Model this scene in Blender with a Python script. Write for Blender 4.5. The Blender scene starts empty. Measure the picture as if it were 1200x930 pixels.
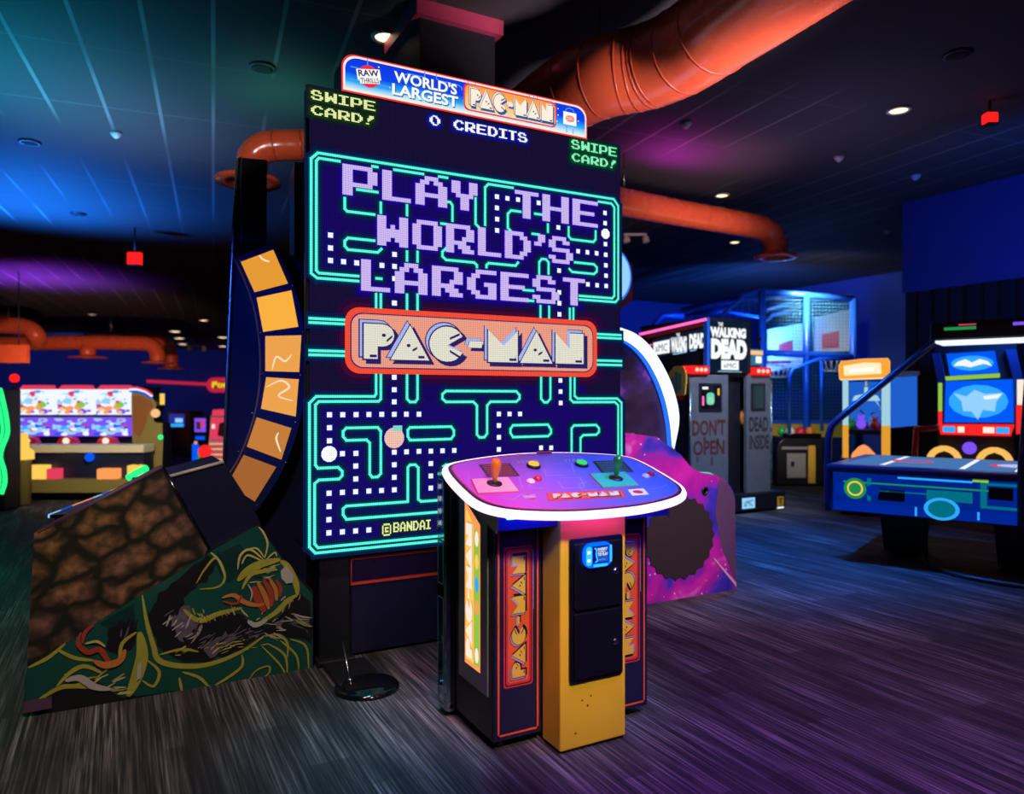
import bpy, bmesh, math, random
from mathutils import Vector
random.seed(7)
SC = bpy.context.scene
COL = SC.collection
# ------------------------------------------------------------------ measuring helpers (eye at 0,0,1.35 looking 28.2 deg right of +Y)
FPX, TH, EYE = 858.0, math.radians(28.2), 1.35
SN, CS = math.sin(TH), math.cos(TH)
def ray(px, py):
    a = (px-600)/FPX; b = (465-py)/FPX
    return (SN+a*CS, CS-a*SN, b)
def P(px, py, d): r = ray(px, py); return (r[0]*d, r[1]*d, EYE+r[2]*d)
def onY(px, py, Y): r = ray(px, py); t = Y/r[1]; return (r[0]*t, Y, EYE+r[2]*t)
def onX(px, py, X): r = ray(px, py); t = X/r[0]; return (X, r[1]*t, EYE+r[2]*t)
def onZ(px, py, Z): r = ray(px, py); t = (Z-EYE)/r[2]; return (r[0]*t, r[1]*t, Z)
def lerp(a, b, t): return tuple(a[i]+(b[i]-a[i])*t for i in range(len(a)))
def frame(o, U, V, N):
    return lambda u, v, w=0.0: tuple(o[i]+U[i]*u+V[i]*v+N[i]*w for i in range(3))
# ------------------------------------------------------------------ materials
MATS = {}
def new_mat(name):
    m = bpy.data.materials.new(name); m.use_nodes = True
    m.node_tree.nodes.clear(); MATS[name] = m
    return m, m.node_tree.nodes, m.node_tree.links
def pbr(name, col, rough=.5, metal=0., var=.15, scale=30., spec=.5, coat=0., alpha=1., trans=0.):
    m, N, L = new_mat(name)
    o = N.new('ShaderNodeOutputMaterial'); b = N.new('ShaderNodeBsdfPrincipled'); L.new(b.outputs[0], o.inputs[0])
    tc = N.new('ShaderNodeTexCoord'); nz = N.new('ShaderNodeTexNoise'); nz.inputs['Scale'].default_value = scale
    nz.inputs['Detail'].default_value = 3
    L.new(tc.outputs['Object'], nz.inputs['Vector'])
    r = N.new('ShaderNodeMapRange'); r.inputs['To Min'].default_value = max(.02, rough-var*.5); r.inputs['To Max'].default_value = min(1, rough+var*.5)
    L.new(nz.outputs['Fac'], r.inputs['Value']); L.new(r.outputs[0], b.inputs['Roughness'])
    mx = N.new('ShaderNodeMix'); mx.data_type = 'RGBA'
    mx.inputs[6].default_value = (*[c*(1-var*.5) for c in col], 1); mx.inputs[7].default_value = (*[min(1, c*(1+var*.5)) for c in col], 1)
    L.new(nz.outputs['Fac'], mx.inputs[0]); L.new(mx.outputs[2], b.inputs['Base Color'])
    b.inputs['Metallic'].default_value = metal; b.inputs['Specular IOR Level'].default_value = spec
    b.inputs['Coat Weight'].default_value = coat; b.inputs['Alpha'].default_value = alpha
    b.inputs['Transmission Weight'].default_value = trans
    return m
def em(name, col, s=1.):
    m, N, L = new_mat(name)
    o = N.new('ShaderNodeOutputMaterial'); e = N.new('ShaderNodeEmission')
    e.inputs[0].default_value = (*col, 1); e.inputs[1].default_value = s
    L.new(e.outputs[0], o.inputs[0])
    return m
def led(name, col, s=1., pitch=.0083, depth=.35):
    """an LED wall: light broken into dots by the panel's pitch"""
    m, N, L = new_mat(name)
    o = N.new('ShaderNodeOutputMaterial'); e = N.new('ShaderNodeEmission'); e.inputs[0].default_value = (*col, 1)
    tc = N.new('ShaderNodeTexCoord'); sp = N.new('ShaderNodeSeparateXYZ'); L.new(tc.outputs['Object'], sp.inputs[0])
    fac = []
    for ax in (0, 2):
        a = N.new('ShaderNodeMath'); a.operation = 'MULTIPLY'; a.inputs[1].default_value = 2*math.pi/pitch; L.new(sp.outputs[ax], a.inputs[0])
        c = N.new('ShaderNodeMath'); c.operation = 'SINE'; L.new(a.outputs[0], c.inputs[0])
        d = N.new('ShaderNodeMath'); d.operation = 'MULTIPLY_ADD'; d.inputs[1].default_value = depth; d.inputs[2].default_value = 1-depth*.3; L.new(c.outputs[0], d.inputs[0])
        fac.append(d)
    k = N.new('ShaderNodeMath'); k.operation = 'MULTIPLY'; L.new(fac[0].outputs[0], k.inputs[0]); L.new(fac[1].outputs[0], k.inputs[1])
    q = N.new('ShaderNodeMath'); q.operation = 'MULTIPLY'; q.inputs[1].default_value = s; L.new(k.outputs[0], q.inputs[0])
    L.new(q.outputs[0], e.inputs[1]); L.new(e.outputs[0], o.inputs[0])
    return m
def ramp_nodes(N, stops, interp='LINEAR'):
    r = N.new('ShaderNodeValToRGB'); r.color_ramp.interpolation = interp
    els = r.color_ramp.elements
    while len(els) < len(stops): els.new(.5)
    for e, (p, c) in zip(els, stops): e.position = p; e.color = (*c, 1)
    return r
# ------------------------------------------------------------------ mesh builder
_TXT = {}
def text_tris(s, bold):
    k = (s, bold)
    if k not in _TXT:
        cu = bpy.data.curves.new('t', 'FONT'); cu.body = s; cu.offset = bold; cu.resolution_u = 3
        ob = bpy.data.objects.new('t', cu); COL.objects.link(ob)
        dg = bpy.context.evaluated_depsgraph_get(); dg.update()
        me = ob.evaluated_get(dg).to_mesh(); me.calc_loop_triangles()
        v = [(p.co.x, p.co.y) for p in me.vertices]; t = [tuple(q.vertices) for q in me.loop_triangles]
        x0 = min(a for a, b in v); x1 = max(a for a, b in v); y0 = min(b for a, b in v); y1 = max(b for a, b in v)
        v = [((a-x0)/(x1-x0), (b-y0)/(y1-y0)) for a, b in v]
        bpy.data.objects.remove(ob); bpy.data.curves.remove(cu)
        _TXT[k] = (v, t)
    return _TXT[k]
class MB:
    def __init__(s): s.v = []; s.f = []; s.m = []; s.sm = []
    def _f(s, idx, mat, sm=False): s.f.append(idx); s.m.append(mat); s.sm.append(sm)
    def poly(s, pts, mat):
        b = len(s.v); s.v += [tuple(p) for p in pts]; s._f(list(range(b, b+len(pts))), mat); return s
    def prism(s, pts, vec, mat, cap=None, sm=False):
        """pts: planar outline; cap: material of the face at pts (front)"""
        n = len(pts); b = len(s.v)
        s.v += [tuple(p) for p in pts] + [tuple(p[i]+vec[i] for i in range(3)) for p in pts]
        s._f(list(range(b, b+n)), cap or mat); s._f(list(range(b+2*n-1, b+n-1, -1)), mat)
        for i in range(n):
            j = (i+1) % n; s._f([b+i, b+n+i, b+n+j, b+j], mat, sm)
        return s
    def box(s, a, b, mat, cap=None):
        (x0, y0, z0), (x1, y1, z1) = a, b
        return s.prism([(x0, y0, z0), (x1, y0, z0), (x1, y0, z1), (x0, y0, z1)], (0, y1-y0, 0), mat, cap)
    def lbox(s, F, a, b, mat, cap=None):
        (x0, y0, z0), (x1, y1, z1) = a, b
        p = [F(x0, y0, z0), F(x1, y0, z0), F(x1, y0, z1), F(x0, y0, z1)]; q = F(x0, y1, z0)
        return s.prism(p, tuple(q[i]-p[0][i] for i in range(3)), mat, cap)
    def rect(s, F, u0, v0, u1, v1, mat, w=0.):
        return s.poly([F(u0, v0, w), F(u1, v0, w), F(u1, v1, w), F(u0, v1, w)], mat)
    def tube(s, pts, r, mat, n=10, closed=False, caps=True, flat=None):
        pts = [Vector(p) for p in pts]; k = len(pts); rr = r if isinstance(r, (list, tuple)) else [r]*k
        b = len(s.v); prev = None
        for i, p in enumerate(pts):
            a = pts[i-1] if (i or closed) else p; c = pts[(i+1) % k] if (i < k-1 or closed) else p
            t = ((p-a).normalized() + (c-p).normalized()) if (a != p and c != p) else (c-a)
            t = t.normalized() if t.length > 1e-9 else Vector((0, 0, 1))
            if prev is None:
                ref = Vector((0, 0, 1)) if abs(t.z) < .9 else Vector((1, 0, 0)); u = t.cross(ref).normalized()
            else:
                u = (prev - t*prev.dot(t)); u = u.normalized() if u.length > 1e-6 else t.cross(Vector((1, .3, .2))).normalized()
            prev = u; w = t.cross(u)
            for j in range(n):
                g = 2*math.pi*j/n; q = p + (u*math.cos(g)+w*math.sin(g)*(flat or 1))*rr[i]; s.v.append(tuple(q))
        for i in range(k if closed else k-1):
            for j in range(n):
                i2 = (i+1) % k; j2 = (j+1) % n
                s._f([b+i*n+j, b+i*n+j2, b+i2*n+j2, b+i2*n+j], mat, True)
        if caps and not closed:
            s._f([b+j for j in range(n)][::-1], mat); s._f([b+(k-1)*n+j for j in range(n)], mat)
        return s
    def lathe(s, prof, c, ax, mat, n=24, mats=None):
        """prof: [(r, h)] along ax from c"""
        ax = Vector(ax).normalized(); ref = Vector((0, 0, 1)) if abs(ax.z) < .9 else Vector((1, 0, 0))
        u = ax.cross(ref).normalized(); w = ax.cross(u); c = Vector(c); b = len(s.v)
        for (r, h) in prof:
            for j in range(n):
                g = 2*math.pi*j/n; s.v.append(tuple(c+ax*h+(u*math.cos(g)+w*math.sin(g))*max(r, 1e-5)))
        for i in range(len(prof)-1):
            for j in range(n):
                j2 = (j+1) % n; s._f([b+i*n+j, b+i*n+j2, b+(i+1)*n+j2, b+(i+1)*n+j], (mats[i] if mats else mat), True)
        s._f([b+j for j in range(n)][::-1], mats[0] if mats else mat)
        e = b+(len(prof)-1)*n; s._f([e+j for j in range(n)], mats[-1] if mats else mat)
        return s
    def ball(s, c, r, mat, n=16, sz=1.):
        k = n//2; prof = [(r*math.sin(math.pi*i/k), -r*sz*math.cos(math.pi*i/k)) for i in range(k+1)]
        return s.lathe(prof, c, (0, 0, 1), mat, n)
    def text(s, t, F, u0, v0, u1, v1, mat, w=0., bold=0.):
        v, tr = text_tris(t, bold); b = len(s.v)
        s.v += [F(u0+(u1-u0)*x, v0+(v1-v0)*y, w) for x, y in v]
        for q in tr: s._f([b+i for i in q], mat)
        return s
    def build(s, name, parent=None, bevel=0., norm=True):
        root = parent
        while root is not None and root.parent is not None: root = root.parent
        o0 = root.location if root is not None else Vector((0, 0, 0))
        me = bpy.data.meshes.new(name)
        me.from_pydata([(p[0]-o0[0], p[1]-o0[1], p[2]-o0[2]) for p in s.v], [], s.f)
        names = []
        for m in s.m:
            if m not in names: names.append(m)
        for m in names: me.materials.append(MATS[m])
        ix = {m: i for i, m in enumerate(names)}
        me.polygons.foreach_set('material_index', [ix[m] for m in s.m])
        me.polygons.foreach_set('use_smooth', s.sm)
        if norm:
            bm = bmesh.new(); bm.from_mesh(me); bmesh.ops.recalc_face_normals(bm, faces=bm.faces); bm.to_mesh(me); bm.free()
        me.update()
        o = bpy.data.objects.new(name, me); COL.objects.link(o)
        if parent is not None: o.parent = parent
        if bevel:
            b = o.modifiers.new('edge', 'BEVEL'); b.width = bevel; b.segments = 2; b.limit_method = 'ANGLE'; b.angle_limit = math.radians(50)
        return o
def tag(o, label, cat, group=None, kind=None):
    o['label'] = label; o['category'] = cat
    if group: o['group'] = group
    if kind: o['kind'] = kind
    return o
def thing(name, label, cat, loc, group=None):
    o = bpy.data.objects.new(name, None); o.empty_display_size = .1; COL.objects.link(o); o.location = loc
    return tag(o, label, cat, group)
def struct(o, label=None, cat=None):
    o['kind'] = 'structure'
    if label: o['label'] = label
    if cat: o['category'] = cat
    return o
def copy_tree(o, loc=None, label=None, parent=None):
    c = o.copy(); COL.objects.link(c)
    if parent is not None: c.parent = parent
    if loc is not None: c.location = loc
    if label: c['label'] = label
    for ch in list(o.children): copy_tree(ch, None, None, c)
    return c
def arc(c, r, a0, a1, n, F=None):
    out = []
    for i in range(n+1):
        g = math.radians(a0+(a1-a0)*i/n); out.append((c[0]+r*math.cos(g), c[1]+r*math.sin(g)))
    return out
def rrect(u0, v0, u1, v1, r, n=5):
    o = []
    for (cx, cy, a) in ((u1-r, v1-r, 0), (u0+r, v1-r, 90), (u0+r, v0+r, 180), (u1-r, v0+r, 270)): o += arc((cx, cy), r, a, a+90, n)
    return o
def spline(pts, n=8, closed=False):
    """Catmull-Rom through pts"""
    out = []; k = len(pts)
    for i in range(k if closed else k-1):
        p1, p2 = pts[i], pts[(i+1) % k]
        p0 = pts[i-1] if (i or closed) else p1; p3 = pts[(i+2) % k] if (i+2 < k or closed) else p2
        for j in range(n):
            t = j/n
            out.append(tuple(.5*((2*p1[q])+(-p0[q]+p2[q])*t+(2*p0[q]-5*p1[q]+4*p2[q]-p3[q])*t*t+(-p0[q]+3*p1[q]-3*p2[q]+p3[q])*t**3) for q in range(len(p1))))
    if not closed: out.append(pts[-1])
    return out
# ------------------------------------------------------------------ pixel lettering
GL = {
'S': ['.####..','##..##.','##.....','.#####.','.....##','##...##','.#####.'],
'W': ['##...##','##...##','##.#.##','#######','#######','###.###','##...##'],
'I': ['######','..##..','..##..','..##..','..##..','..##..','######'],
'P': ['######.','##...##','##...##','##...##','######.','##.....','##.....'],
'E': ['#######','##.....','##.....','######.','##.....','##.....','#######'],
'C': ['..####.','.##..##','##.....','##.....','##.....','.##..##','..####.'],
'A': ['..###..','.##.##.','##...##','##...##','#######','##...##','##...##'],
'R': ['######.','##...##','##...##','##..###','#####..','##.###.','##..###'],
'D': ['#####..','##..##.','##...##','##...##','##...##','##..##.','#####..'],
'!': ['...###','...###','..###.','..##..','..#...','......','.##...'],
'0': ['..###..','.#..##.','##...##','##...##','##...##','.##..#.','..###..'],
'T': ['######','..##..','..##..','..##..','..##..','..##..','..##..'],
'L': ['##....','##....','##....','##....','##....','##....','######'],
'Y': ['##..##','##..##','##..##','.####.','..##..','..##..','..##..'],
'H': ['##...##','##...##','##...##','#######','##...##','##...##','##...##'],
'O': ['.#####.','##...##','##...##','##...##','##...##','##...##','.#####.'],
'G': ['..#####','.##....','##.....','##..###','##...##','.##..##','..#####'],
"'": ['.##','.##','##.','...','...','...','...'],
'B': ['######.','##...##','##...##','######.','##...##','##...##','######.'],
'N': ['##...##','###..##','####.##','#######','##.####','##..###','##...##'],
'M': ['##...##','###.###','#######','#######','##.#.##','##...##','##...##'],
'@': ['.#####.','#.....#','#.###.#','#.#...#','#.###.#','#.....#','.#####.'],
' ': ['.......']*7,
}
def pixel_text(mb, s, F, u0, v0, u1, v1, mat, w, glow=None, gw=0., pad=.02):
    rows = ['']*7
    for i, ch in enumerate(s):
        for r in range(7): rows[r] += ('.' if i else '') + GL[ch][r]
    n = len(rows[0]); du = (u1-u0)/n; dv = (v1-v0)/7   # v0 top, v1 bottom
    for r in range(7):
        c = 0
        while c < n:
            if rows[r][c] == '#':
                e = c
                while e < n and rows[r][e] == '#': e += 1
                a, b = u0+c*du, u0+e*du; t, d = v0+r*dv, v0+(r+1)*dv
                mb.rect(F, a, d, b, t, mat, w)
                if glow:
                    for q, (gm_, gp) in enumerate(zip(glow, pad)): mb.rect(F, a-gp, d-gp, b+gp, t+gp, gm_, gw+q*3e-4+r*2e-5+c*2e-6)
                c = e
            else: c += 1
# ------------------------------------------------------------------ the chunky maze-game logo lettering
def logo(mb, F, u0, v0, u1, v1, face, shade, hi, w=0., ink='ink', dw=.0012, marks=True):
    """lettering fitted to u0..u1 (7.6 units) and v0..v1 (1 unit), v1 above v0"""
    sx = (u1-u0)/7.6; sy = (v1-v0)
    L = []
    L.append([(0, 0), (.43, 0), (.43, .36), (.58, .36)] + [(.58+.37*math.cos(a), .68+.32*math.sin(a)) for a in [math.radians(-90+180*i/8) for i in range(9)]] + [(0, 1)])
    L.append([(.80, 0), (2.06, 0), (1.43, 1.02)])
    L.append([(2.62+.6*math.cos(math.radians(a)), .5+.53*math.sin(math.radians(a))) for a in range(28, 333, 16)] + [(2.62, .46)])
    L.append([(3.30, .42), (3.78, .42), (3.84, .62), (3.36, .62)])
    L.append([(3.98, 0), (5.08, 0), (5.08, 1), (4.55, .52), (3.98, 1)])
    L.append([(5.12, 0), (6.38, 0), (5.75, 1.02)])
    L.append([(6.45, 0), (7.6, 0), (7.6, 1), (7.02, 1), (7.02, .5), (6.45, 1)])
    def put(pts, du, dv, mat, k):
        mb.poly([F(u0+(x+du)*sx, v0+(y+dv)*sy, w+k*dw) for x, y in pts], mat)
    def grow(pts, e):
        cx = sum(p[0] for p in pts)/len(pts); cy = sum(p[1] for p in pts)/len(pts)
        return [(cx+(x-cx)*(1+e/ .5), cy+(y-cy)*(1+e/.5)) for x, y in pts]
    for i, pts in enumerate(L):
        k = i*.12
        put(grow(pts, .025), .12, -.09, shade, 1+k*.1)
        put(grow(pts, .03), -.09, .08, ink, 2+k*.1)
        put(pts, -.09, .08, hi, 3+k*.1)
        put(grow(pts, .02), 0, 0, ink, 4+k*.1)
        put(grow(pts, -.02), 0, 0, face, 5+k*.1)
    if marks:
        for (x, y) in ((.62, .68), (1.38, .42), (5.7, .42)):
            mb.poly([F(u0+(x+.07*math.cos(a))*sx, v0+(y+.05*math.sin(a))*sy, w+6*dw) for a in [i*math.pi/3 for i in range(6)]], ink)
        for (x, y, x2, y2) in ((.7, .52, .85, .66), (1.5, .28, 1.62, .36), (1.68, .1, 1.85, .1), (2.7, .66, 3.0, .8), (2.7, .3, 3.02, .12), (4.75, .1, 4.98, .1), (4.96, .1, 4.96, .22), (5.82, .28, 5.94, .36), (6.0, .1, 6.2, .1), (7.25, .1, 7.48, .1), (7.46, .1, 7.46, .22), (.2, .1, .38, .1)):
            h = .035
            mb.poly([F(u0+x*sx, v0+(y-h)*sy, w+6*dw), F(u0+(x2+.03)*sx, v0+(y2-h)*sy, w+6*dw), F(u0+(x2+.03)*sx, v0+(y2+h)*sy, w+6*dw), F(u0+x*sx, v0+(y+h)*sy, w+6*dw)], ink)
# ================================================================== materials
pbr('black', (.006, .007, .012), .45, var=.2)
pbr('door_black', (.0025, .003, .008), .32, var=.1)
pbr('black_gloss', (.004, .004, .007), .12, var=.08, coat=.3)
pbr('navy', (.010, .011, .040), .35, var=.1)
pbr('navy_frame', (.010, .018, .085), .3, var=.1)
pbr('ink', (.004, .004, .01), .4)
pbr('smoked_mirror', (.42, .47, .48), .07, metal=1., var=.04)
pbr('steel', (.45, .45, .47), .25, metal=1.)
pbr('chrome', (.8, .8, .82), .08, metal=1., var=.05)
pbr('bronze', (.30, .17, .09), .35, metal=.6)
pbr('yellow_paint', (.70, .41, .026), .35, var=.12, scale=8)
pbr('yellow_plastic', (.75, .42, .02), .3)
pbr('orange_red', (.75, .09, .03), .4)
pbr('red_art', (.50, .03, .05), .4)
pbr('yellow_art', (.70, .42, .06), .4)
pbr('lilac_art', (.35, .30, .62), .4)
pbr('teal_line', (.02, .22, .26), .35)
pbr('duct_orange', (.62, .105, .040), .26, metal=.0, var=.18, scale=9, coat=.35)
pbr('duct_seam', (.40, .060, .022), .35)
pbr('blue_wall', (.022, .05, .30), .85, var=.25, scale=3)
pbr('dark_wall', (.010, .012, .03), .9)
pbr('curtain', (.012, .012, .016), .95, var=.4, scale=20)
pbr('column', (.003, .004, .012), .6)
pbr('pink_trim', (.5, .05, .12), .5)
pbr('blue_steel', (.015, .11, .50), .35)
pbr('white_board', (.55, .55, .55), .5)
pbr('red_paint', (.6, .03, .03), .4)
pbr('gunmetal', (.16, .165, .19), .5, metal=.35, var=.6, scale=14)
pbr('grime', (.028, .020, .02), .7)
pbr('blood', (.10, .018, .015), .7)
pbr('khaki', (.22, .17, .05), .5)
pbr('brown_art', (.24, .085, .025), .5)
pbr('cream', (.62, .55, .42), .5)
pbr('white_plastic', (.72, .72, .72), .3)
pbr('silver_panel', (.35, .34, .36), .4, metal=.3)
pbr('joy_yellow', (.80, .30, .02), .28, coat=.4)
pbr('joy_green', (.01, .22, .06), .28, coat=.4)
pbr('plate_pink', (.75, .42, .50), .35)
pbr('plate_green', (.03, .48, .33), .35)
pbr('btn_red', (.6, .015, .02), .2, coat=.5)
pbr('deck_navy', (.018, .012, .05), .3)
pbr('brown_seal', (.026, .014, .013), .6)
pbr('plum_panel', (.10, .045, .10), .6, var=.3)
pbr('green_art', (.005, .075, .058), .45, var=.5, scale=4)
pbr('green_art_deep', (.003, .035, .033), .45)
pbr('fur_black', (.008, .006, .010), .5)
pbr('fur_grey', (.13, .105, .16), .55, var=.9, scale=40)
pbr('moss_yellow', (.42, .37, .045), .5, var=.5, scale=25)
pbr('straw', (.60, .52, .14), .5)
pbr('flame_red', (.42, .05, .025), .5)
pbr('flame_orange', (.62, .20, .04), .5)
pbr('bone', (.50, .45, .42), .5)
pbr('trim_iris', (.35, .45, .42), .25, metal=.8, var=.5, scale=6)
pbr('tile_vent', (.004, .004, .005), .9)
pbr('sensor_white', (.5, .5, .5), .5)
pbr('mesh_teal', (.04, .22, .30), .5)
pbr('glass_tint', (.25, .4, .5), .05, alpha=.16)
pbr('ball_red', (.6, .02, .06), .35); pbr('ball_green', (.02, .5, .12), .35); pbr('ball_orange', (.75, .25, .03), .35); pbr('ball_white', (.7, .7, .7), .35)
# light-giving things
led('led_base', (.010, .006, .040), 1.)
led('led_bloom_indigo', (.011, .003, .155), 1.)
led('led_bloom_indigo_low', (.010, .003, .13), 1.)
led('led_bloom_violet_a', (.009, .003, .13), 1.); led('led_bloom_violet_b', (.012, .002, .20), 1.); led('led_bloom_violet_c', (.016, .002, .36), 1.)  # violet steps and halos below paint the bloom round words, dots and lines
led('led_blue_halo_a', (.006, .006, .12), 1.); led('led_blue_halo_b', (.005, .010, .30), 1.)
led('led_teal_halo_a', (.003, .014, .075), 1.); led('led_teal_halo_b', (.0, .06, .10), 1.)
led('led_teal', (.10, 1.0, .78), 1.15, depth=.2)
led('led_lilac', (.66, .52, 1.0), 1.05, depth=.3)
led('led_white', (.90, .92, 1.0), 1.2, depth=.2)
led('led_lemon', (.85, .95, .42), 1.1, depth=.3)
led('led_lemon_halo_a', (.008, .013, .022), 1.); led('led_lemon_halo_b', (.010, .040, .006), 1.)
led('led_mint', (.30, 1., .55), 1.1, depth=.3)
led('led_mint_halo_a', (.003, .018, .026), 1.); led('led_mint_halo_b', (.0, .075, .025), 1.)
led('led_peach', (1., .60, .50), 1.0, depth=.25)
led('led_leaf', (.25, .8, .72), 1.0, depth=.25)
led('led_salmon', (1.0, .40, .28), .95, depth=.25)
led('led_red', (1.0, .085, .04), 1.0, depth=.2)
led('led_red_halo_a', (.022, .004, .045), 1.); led('led_red_halo_b', (.07, .003, .035), 1.)
led('led_cream', (.86, .84, .70), 1.0, depth=.25)
led('led_sky', (.42, .52, 1.0), 1.0, depth=.2)
led('led_navy', (.03, .018, .16), 1.)
em('lit_white', (.95, .93, .9), 1.1)
em('lit_orange', (1., .34, .10), 1.0)
em('lit_orange_pale', (1., .55, .25), 1.0)
em('lit_red', (.85, .03, .05), 1.0)
em('lit_skyline', (.10, .36, 1.0), .9)
em('lit_shadow_blue', (.02, .12, .42), 1.0)
em('lit_cream', (1., .86, .72), 1.0)
em('lit_yellow', (1., .62, .10), 1.0)
em('lit_navy', (.02, .02, .10), 1.0)
em('amber_a', (1.0, .42, .045), .78); em('amber_b', (1.0, .46, .055), .95); em('amber_c', (1.0, .43, .09), .85); em('amber_d', (.9, .33, .07), .62); em('amber_e', (.75, .25, .06), .5)
em('amber_glint', (1., .75, .5), 1.0)
em('ring_white', (.62, .72, 1.0), 2.2)
em('ring_blue', (.02, .16, 1.0), 1.2)
em('deck_led', (.85, .50, 1.0), 2.4)
em('under_led', (.9, .05, 3.8), 30.)
em('under_led_blue', (.01, .03, 1.0), 110.)
em('reader_blue', (.0, .08, 1.0), 2.2); em('reader_cyan', (.03, .45, 1.0), 1.4); em('reader_screen', (.02, .10, .55), 1.0); em('reader_navy', (0, .01, .18), 1.)
em('start_yellow', (1., .62, .06), 1.0); em('start_green', (.05, .75, .20), 1.0)
em('neon_pink', (1., .12, .42), 1.6); em('neon_green', (.02, 1., .22), 1.4); em('neon_red', (.65, .02, .06), .8)
em('tail_red', (1., .02, .02), 1.0); em('tail_bulb', (1., .5, .4), 1.5)
em('sign_white', (.88, .92, .95), 1.1); em('sign_black', (.004, .012, .03), 1.0)
em('downlight', (1., .72, .38), 3.); em('downlight_dim', (.75, .62, .5), 1.0); em('red_lamp', (1., .01, .01), 1.6)
em('screen_blue', (.0, .10, .95), 1.0); em('screen_cyan', (.03, .40, 1.0), 1.0); em('screen_pale', (.30, .65, 1.0), 1.0); em('screen_white', (.85, .9, 1.), 1.05)
em('screen_red', (.85, .05, .12), .9); em('screen_navy', (.02, .03, .30), 1.); em('screen_lime', (.35, .7, .08), .8); em('screen_violet', (.22, .08, .9), 1.)
em('crane_orange', (1., .35, .03), 1.1); em('crane_cream', (1., .80, .50), 1.1); em('crane_glass', (.02, .16, .85), .7); em('crane_post', (.45, .80, .95), .8); em('crane_post_yellow', (1., .45, .04), .75)
em('hockey_blue', (.0, .035, .55), .55); em('hockey_teal', (.0, .22, .32), .7); em('hockey_green', (.02, .45, .12), .6); em('hockey_top', (.10, .30, .75), .6); em('hockey_edge', (.0, .02, .30), .8)
em('lamp_white', (.8, .85, 1.), 1.2); em('gold_arc', (1., .55, .12), .95)
em('sign_gold', (1., .62, .02), 1.0)
em('mint_glow', (.15, .8, .55), .9)
em('star', (.8, .75, 1.), .9)

def carpet():
    m, N, L = new_mat('carpet')
    o = N.new('ShaderNodeOutputMaterial'); b = N.new('ShaderNodeBsdfPrincipled'); L.new(b.outputs[0], o.inputs[0])
    g = N.new('ShaderNodeNewGeometry')
    mp = N.new('ShaderNodeMapping'); mp.inputs['Rotation'].default_value = (0, 0, math.radians(90)); L.new(g.outputs['Position'], mp.inputs['Vector'])
    br = N.new('ShaderNodeTexBrick'); br.inputs['Scale'].default_value = 1.; br.inputs['Brick Width'].default_value = .62; br.inputs['Row Height'].default_value = .155
    br.inputs['Mortar Size'].default_value = .0; br.offset = .37; br.inputs['Color1'].default_value = (.15, .15, .15, 1); br.inputs['Color2'].default_value = (1, 1, 1, 1)
    L.new(mp.outputs[0], br.inputs['Vector'])
    s1 = N.new('ShaderNodeMapping'); s1.inputs['Scale'].default_value = (95, 1.6, 1); L.new(g.outputs['Position'], s1.inputs['Vector'])
    n1 = N.new('ShaderNodeTexNoise'); n1.inputs['Scale'].default_value = 1.; n1.inputs['Detail'].default_value = 3; n1.inputs['Roughness'].default_value = .65; L.new(s1.outputs[0], n1.inputs['Vector'])
    s2 = N.new('ShaderNodeMapping'); s2.inputs['Scale'].default_value = (9, 1.1, 1); L.new(g.outputs['Position'], s2.inputs['Vector'])
    n2 = N.new('ShaderNodeTexNoise'); n2.inputs['Scale'].default_value = 1.; n2.inputs['Detail'].default_value = 2; L.new(s2.outputs[0], n2.inputs['Vector'])
    r1 = ramp_nodes(N, [(.40, (0, 0, 0)), (.52, (.25, .25, .25)), (.70, (1, 1, 1))]); L.new(n1.outputs['Fac'], r1.inputs[0])
    r2 = ramp_nodes(N, [(.32, (.15, .15, .15)), (.62, (1, 1, 1))]); L.new(n2.outputs['Fac'], r2.inputs[0])
    a = N.new('ShaderNodeMix'); a.data_type = 'RGBA'; a.blend_type = 'MULTIPLY'; a.inputs[0].default_value = 1.; L.new(r1.outputs[0], a.inputs[6]); L.new(r2.outputs[0], a.inputs[7])
    c = N.new('ShaderNodeMix'); c.data_type = 'RGBA'; c.blend_type = 'MULTIPLY'; c.inputs[0].default_value = .85; L.new(a.outputs[2], c.inputs[6]); L.new(br.outputs['Color'], c.inputs[7])
    d = N.new('ShaderNodeMix'); d.data_type = 'RGBA'; d.inputs[6].default_value = (.012, .011, .015, 1); d.inputs[7].default_value = (.40, .36, .37, 1); L.new(c.outputs[2], d.inputs[0])
    L.new(d.outputs[2], b.inputs['Base Color']); b.inputs['Roughness'].default_value = .75; b.inputs['Specular IOR Level'].default_value = .3
    bp = N.new('ShaderNodeBump'); bp.inputs['Strength'].default_value = .25; bp.inputs['Distance'].default_value = .004; L.new(n1.outputs['Fac'], bp.inputs['Height']); L.new(bp.outputs[0], b.inputs['Normal'])
carpet()
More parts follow.
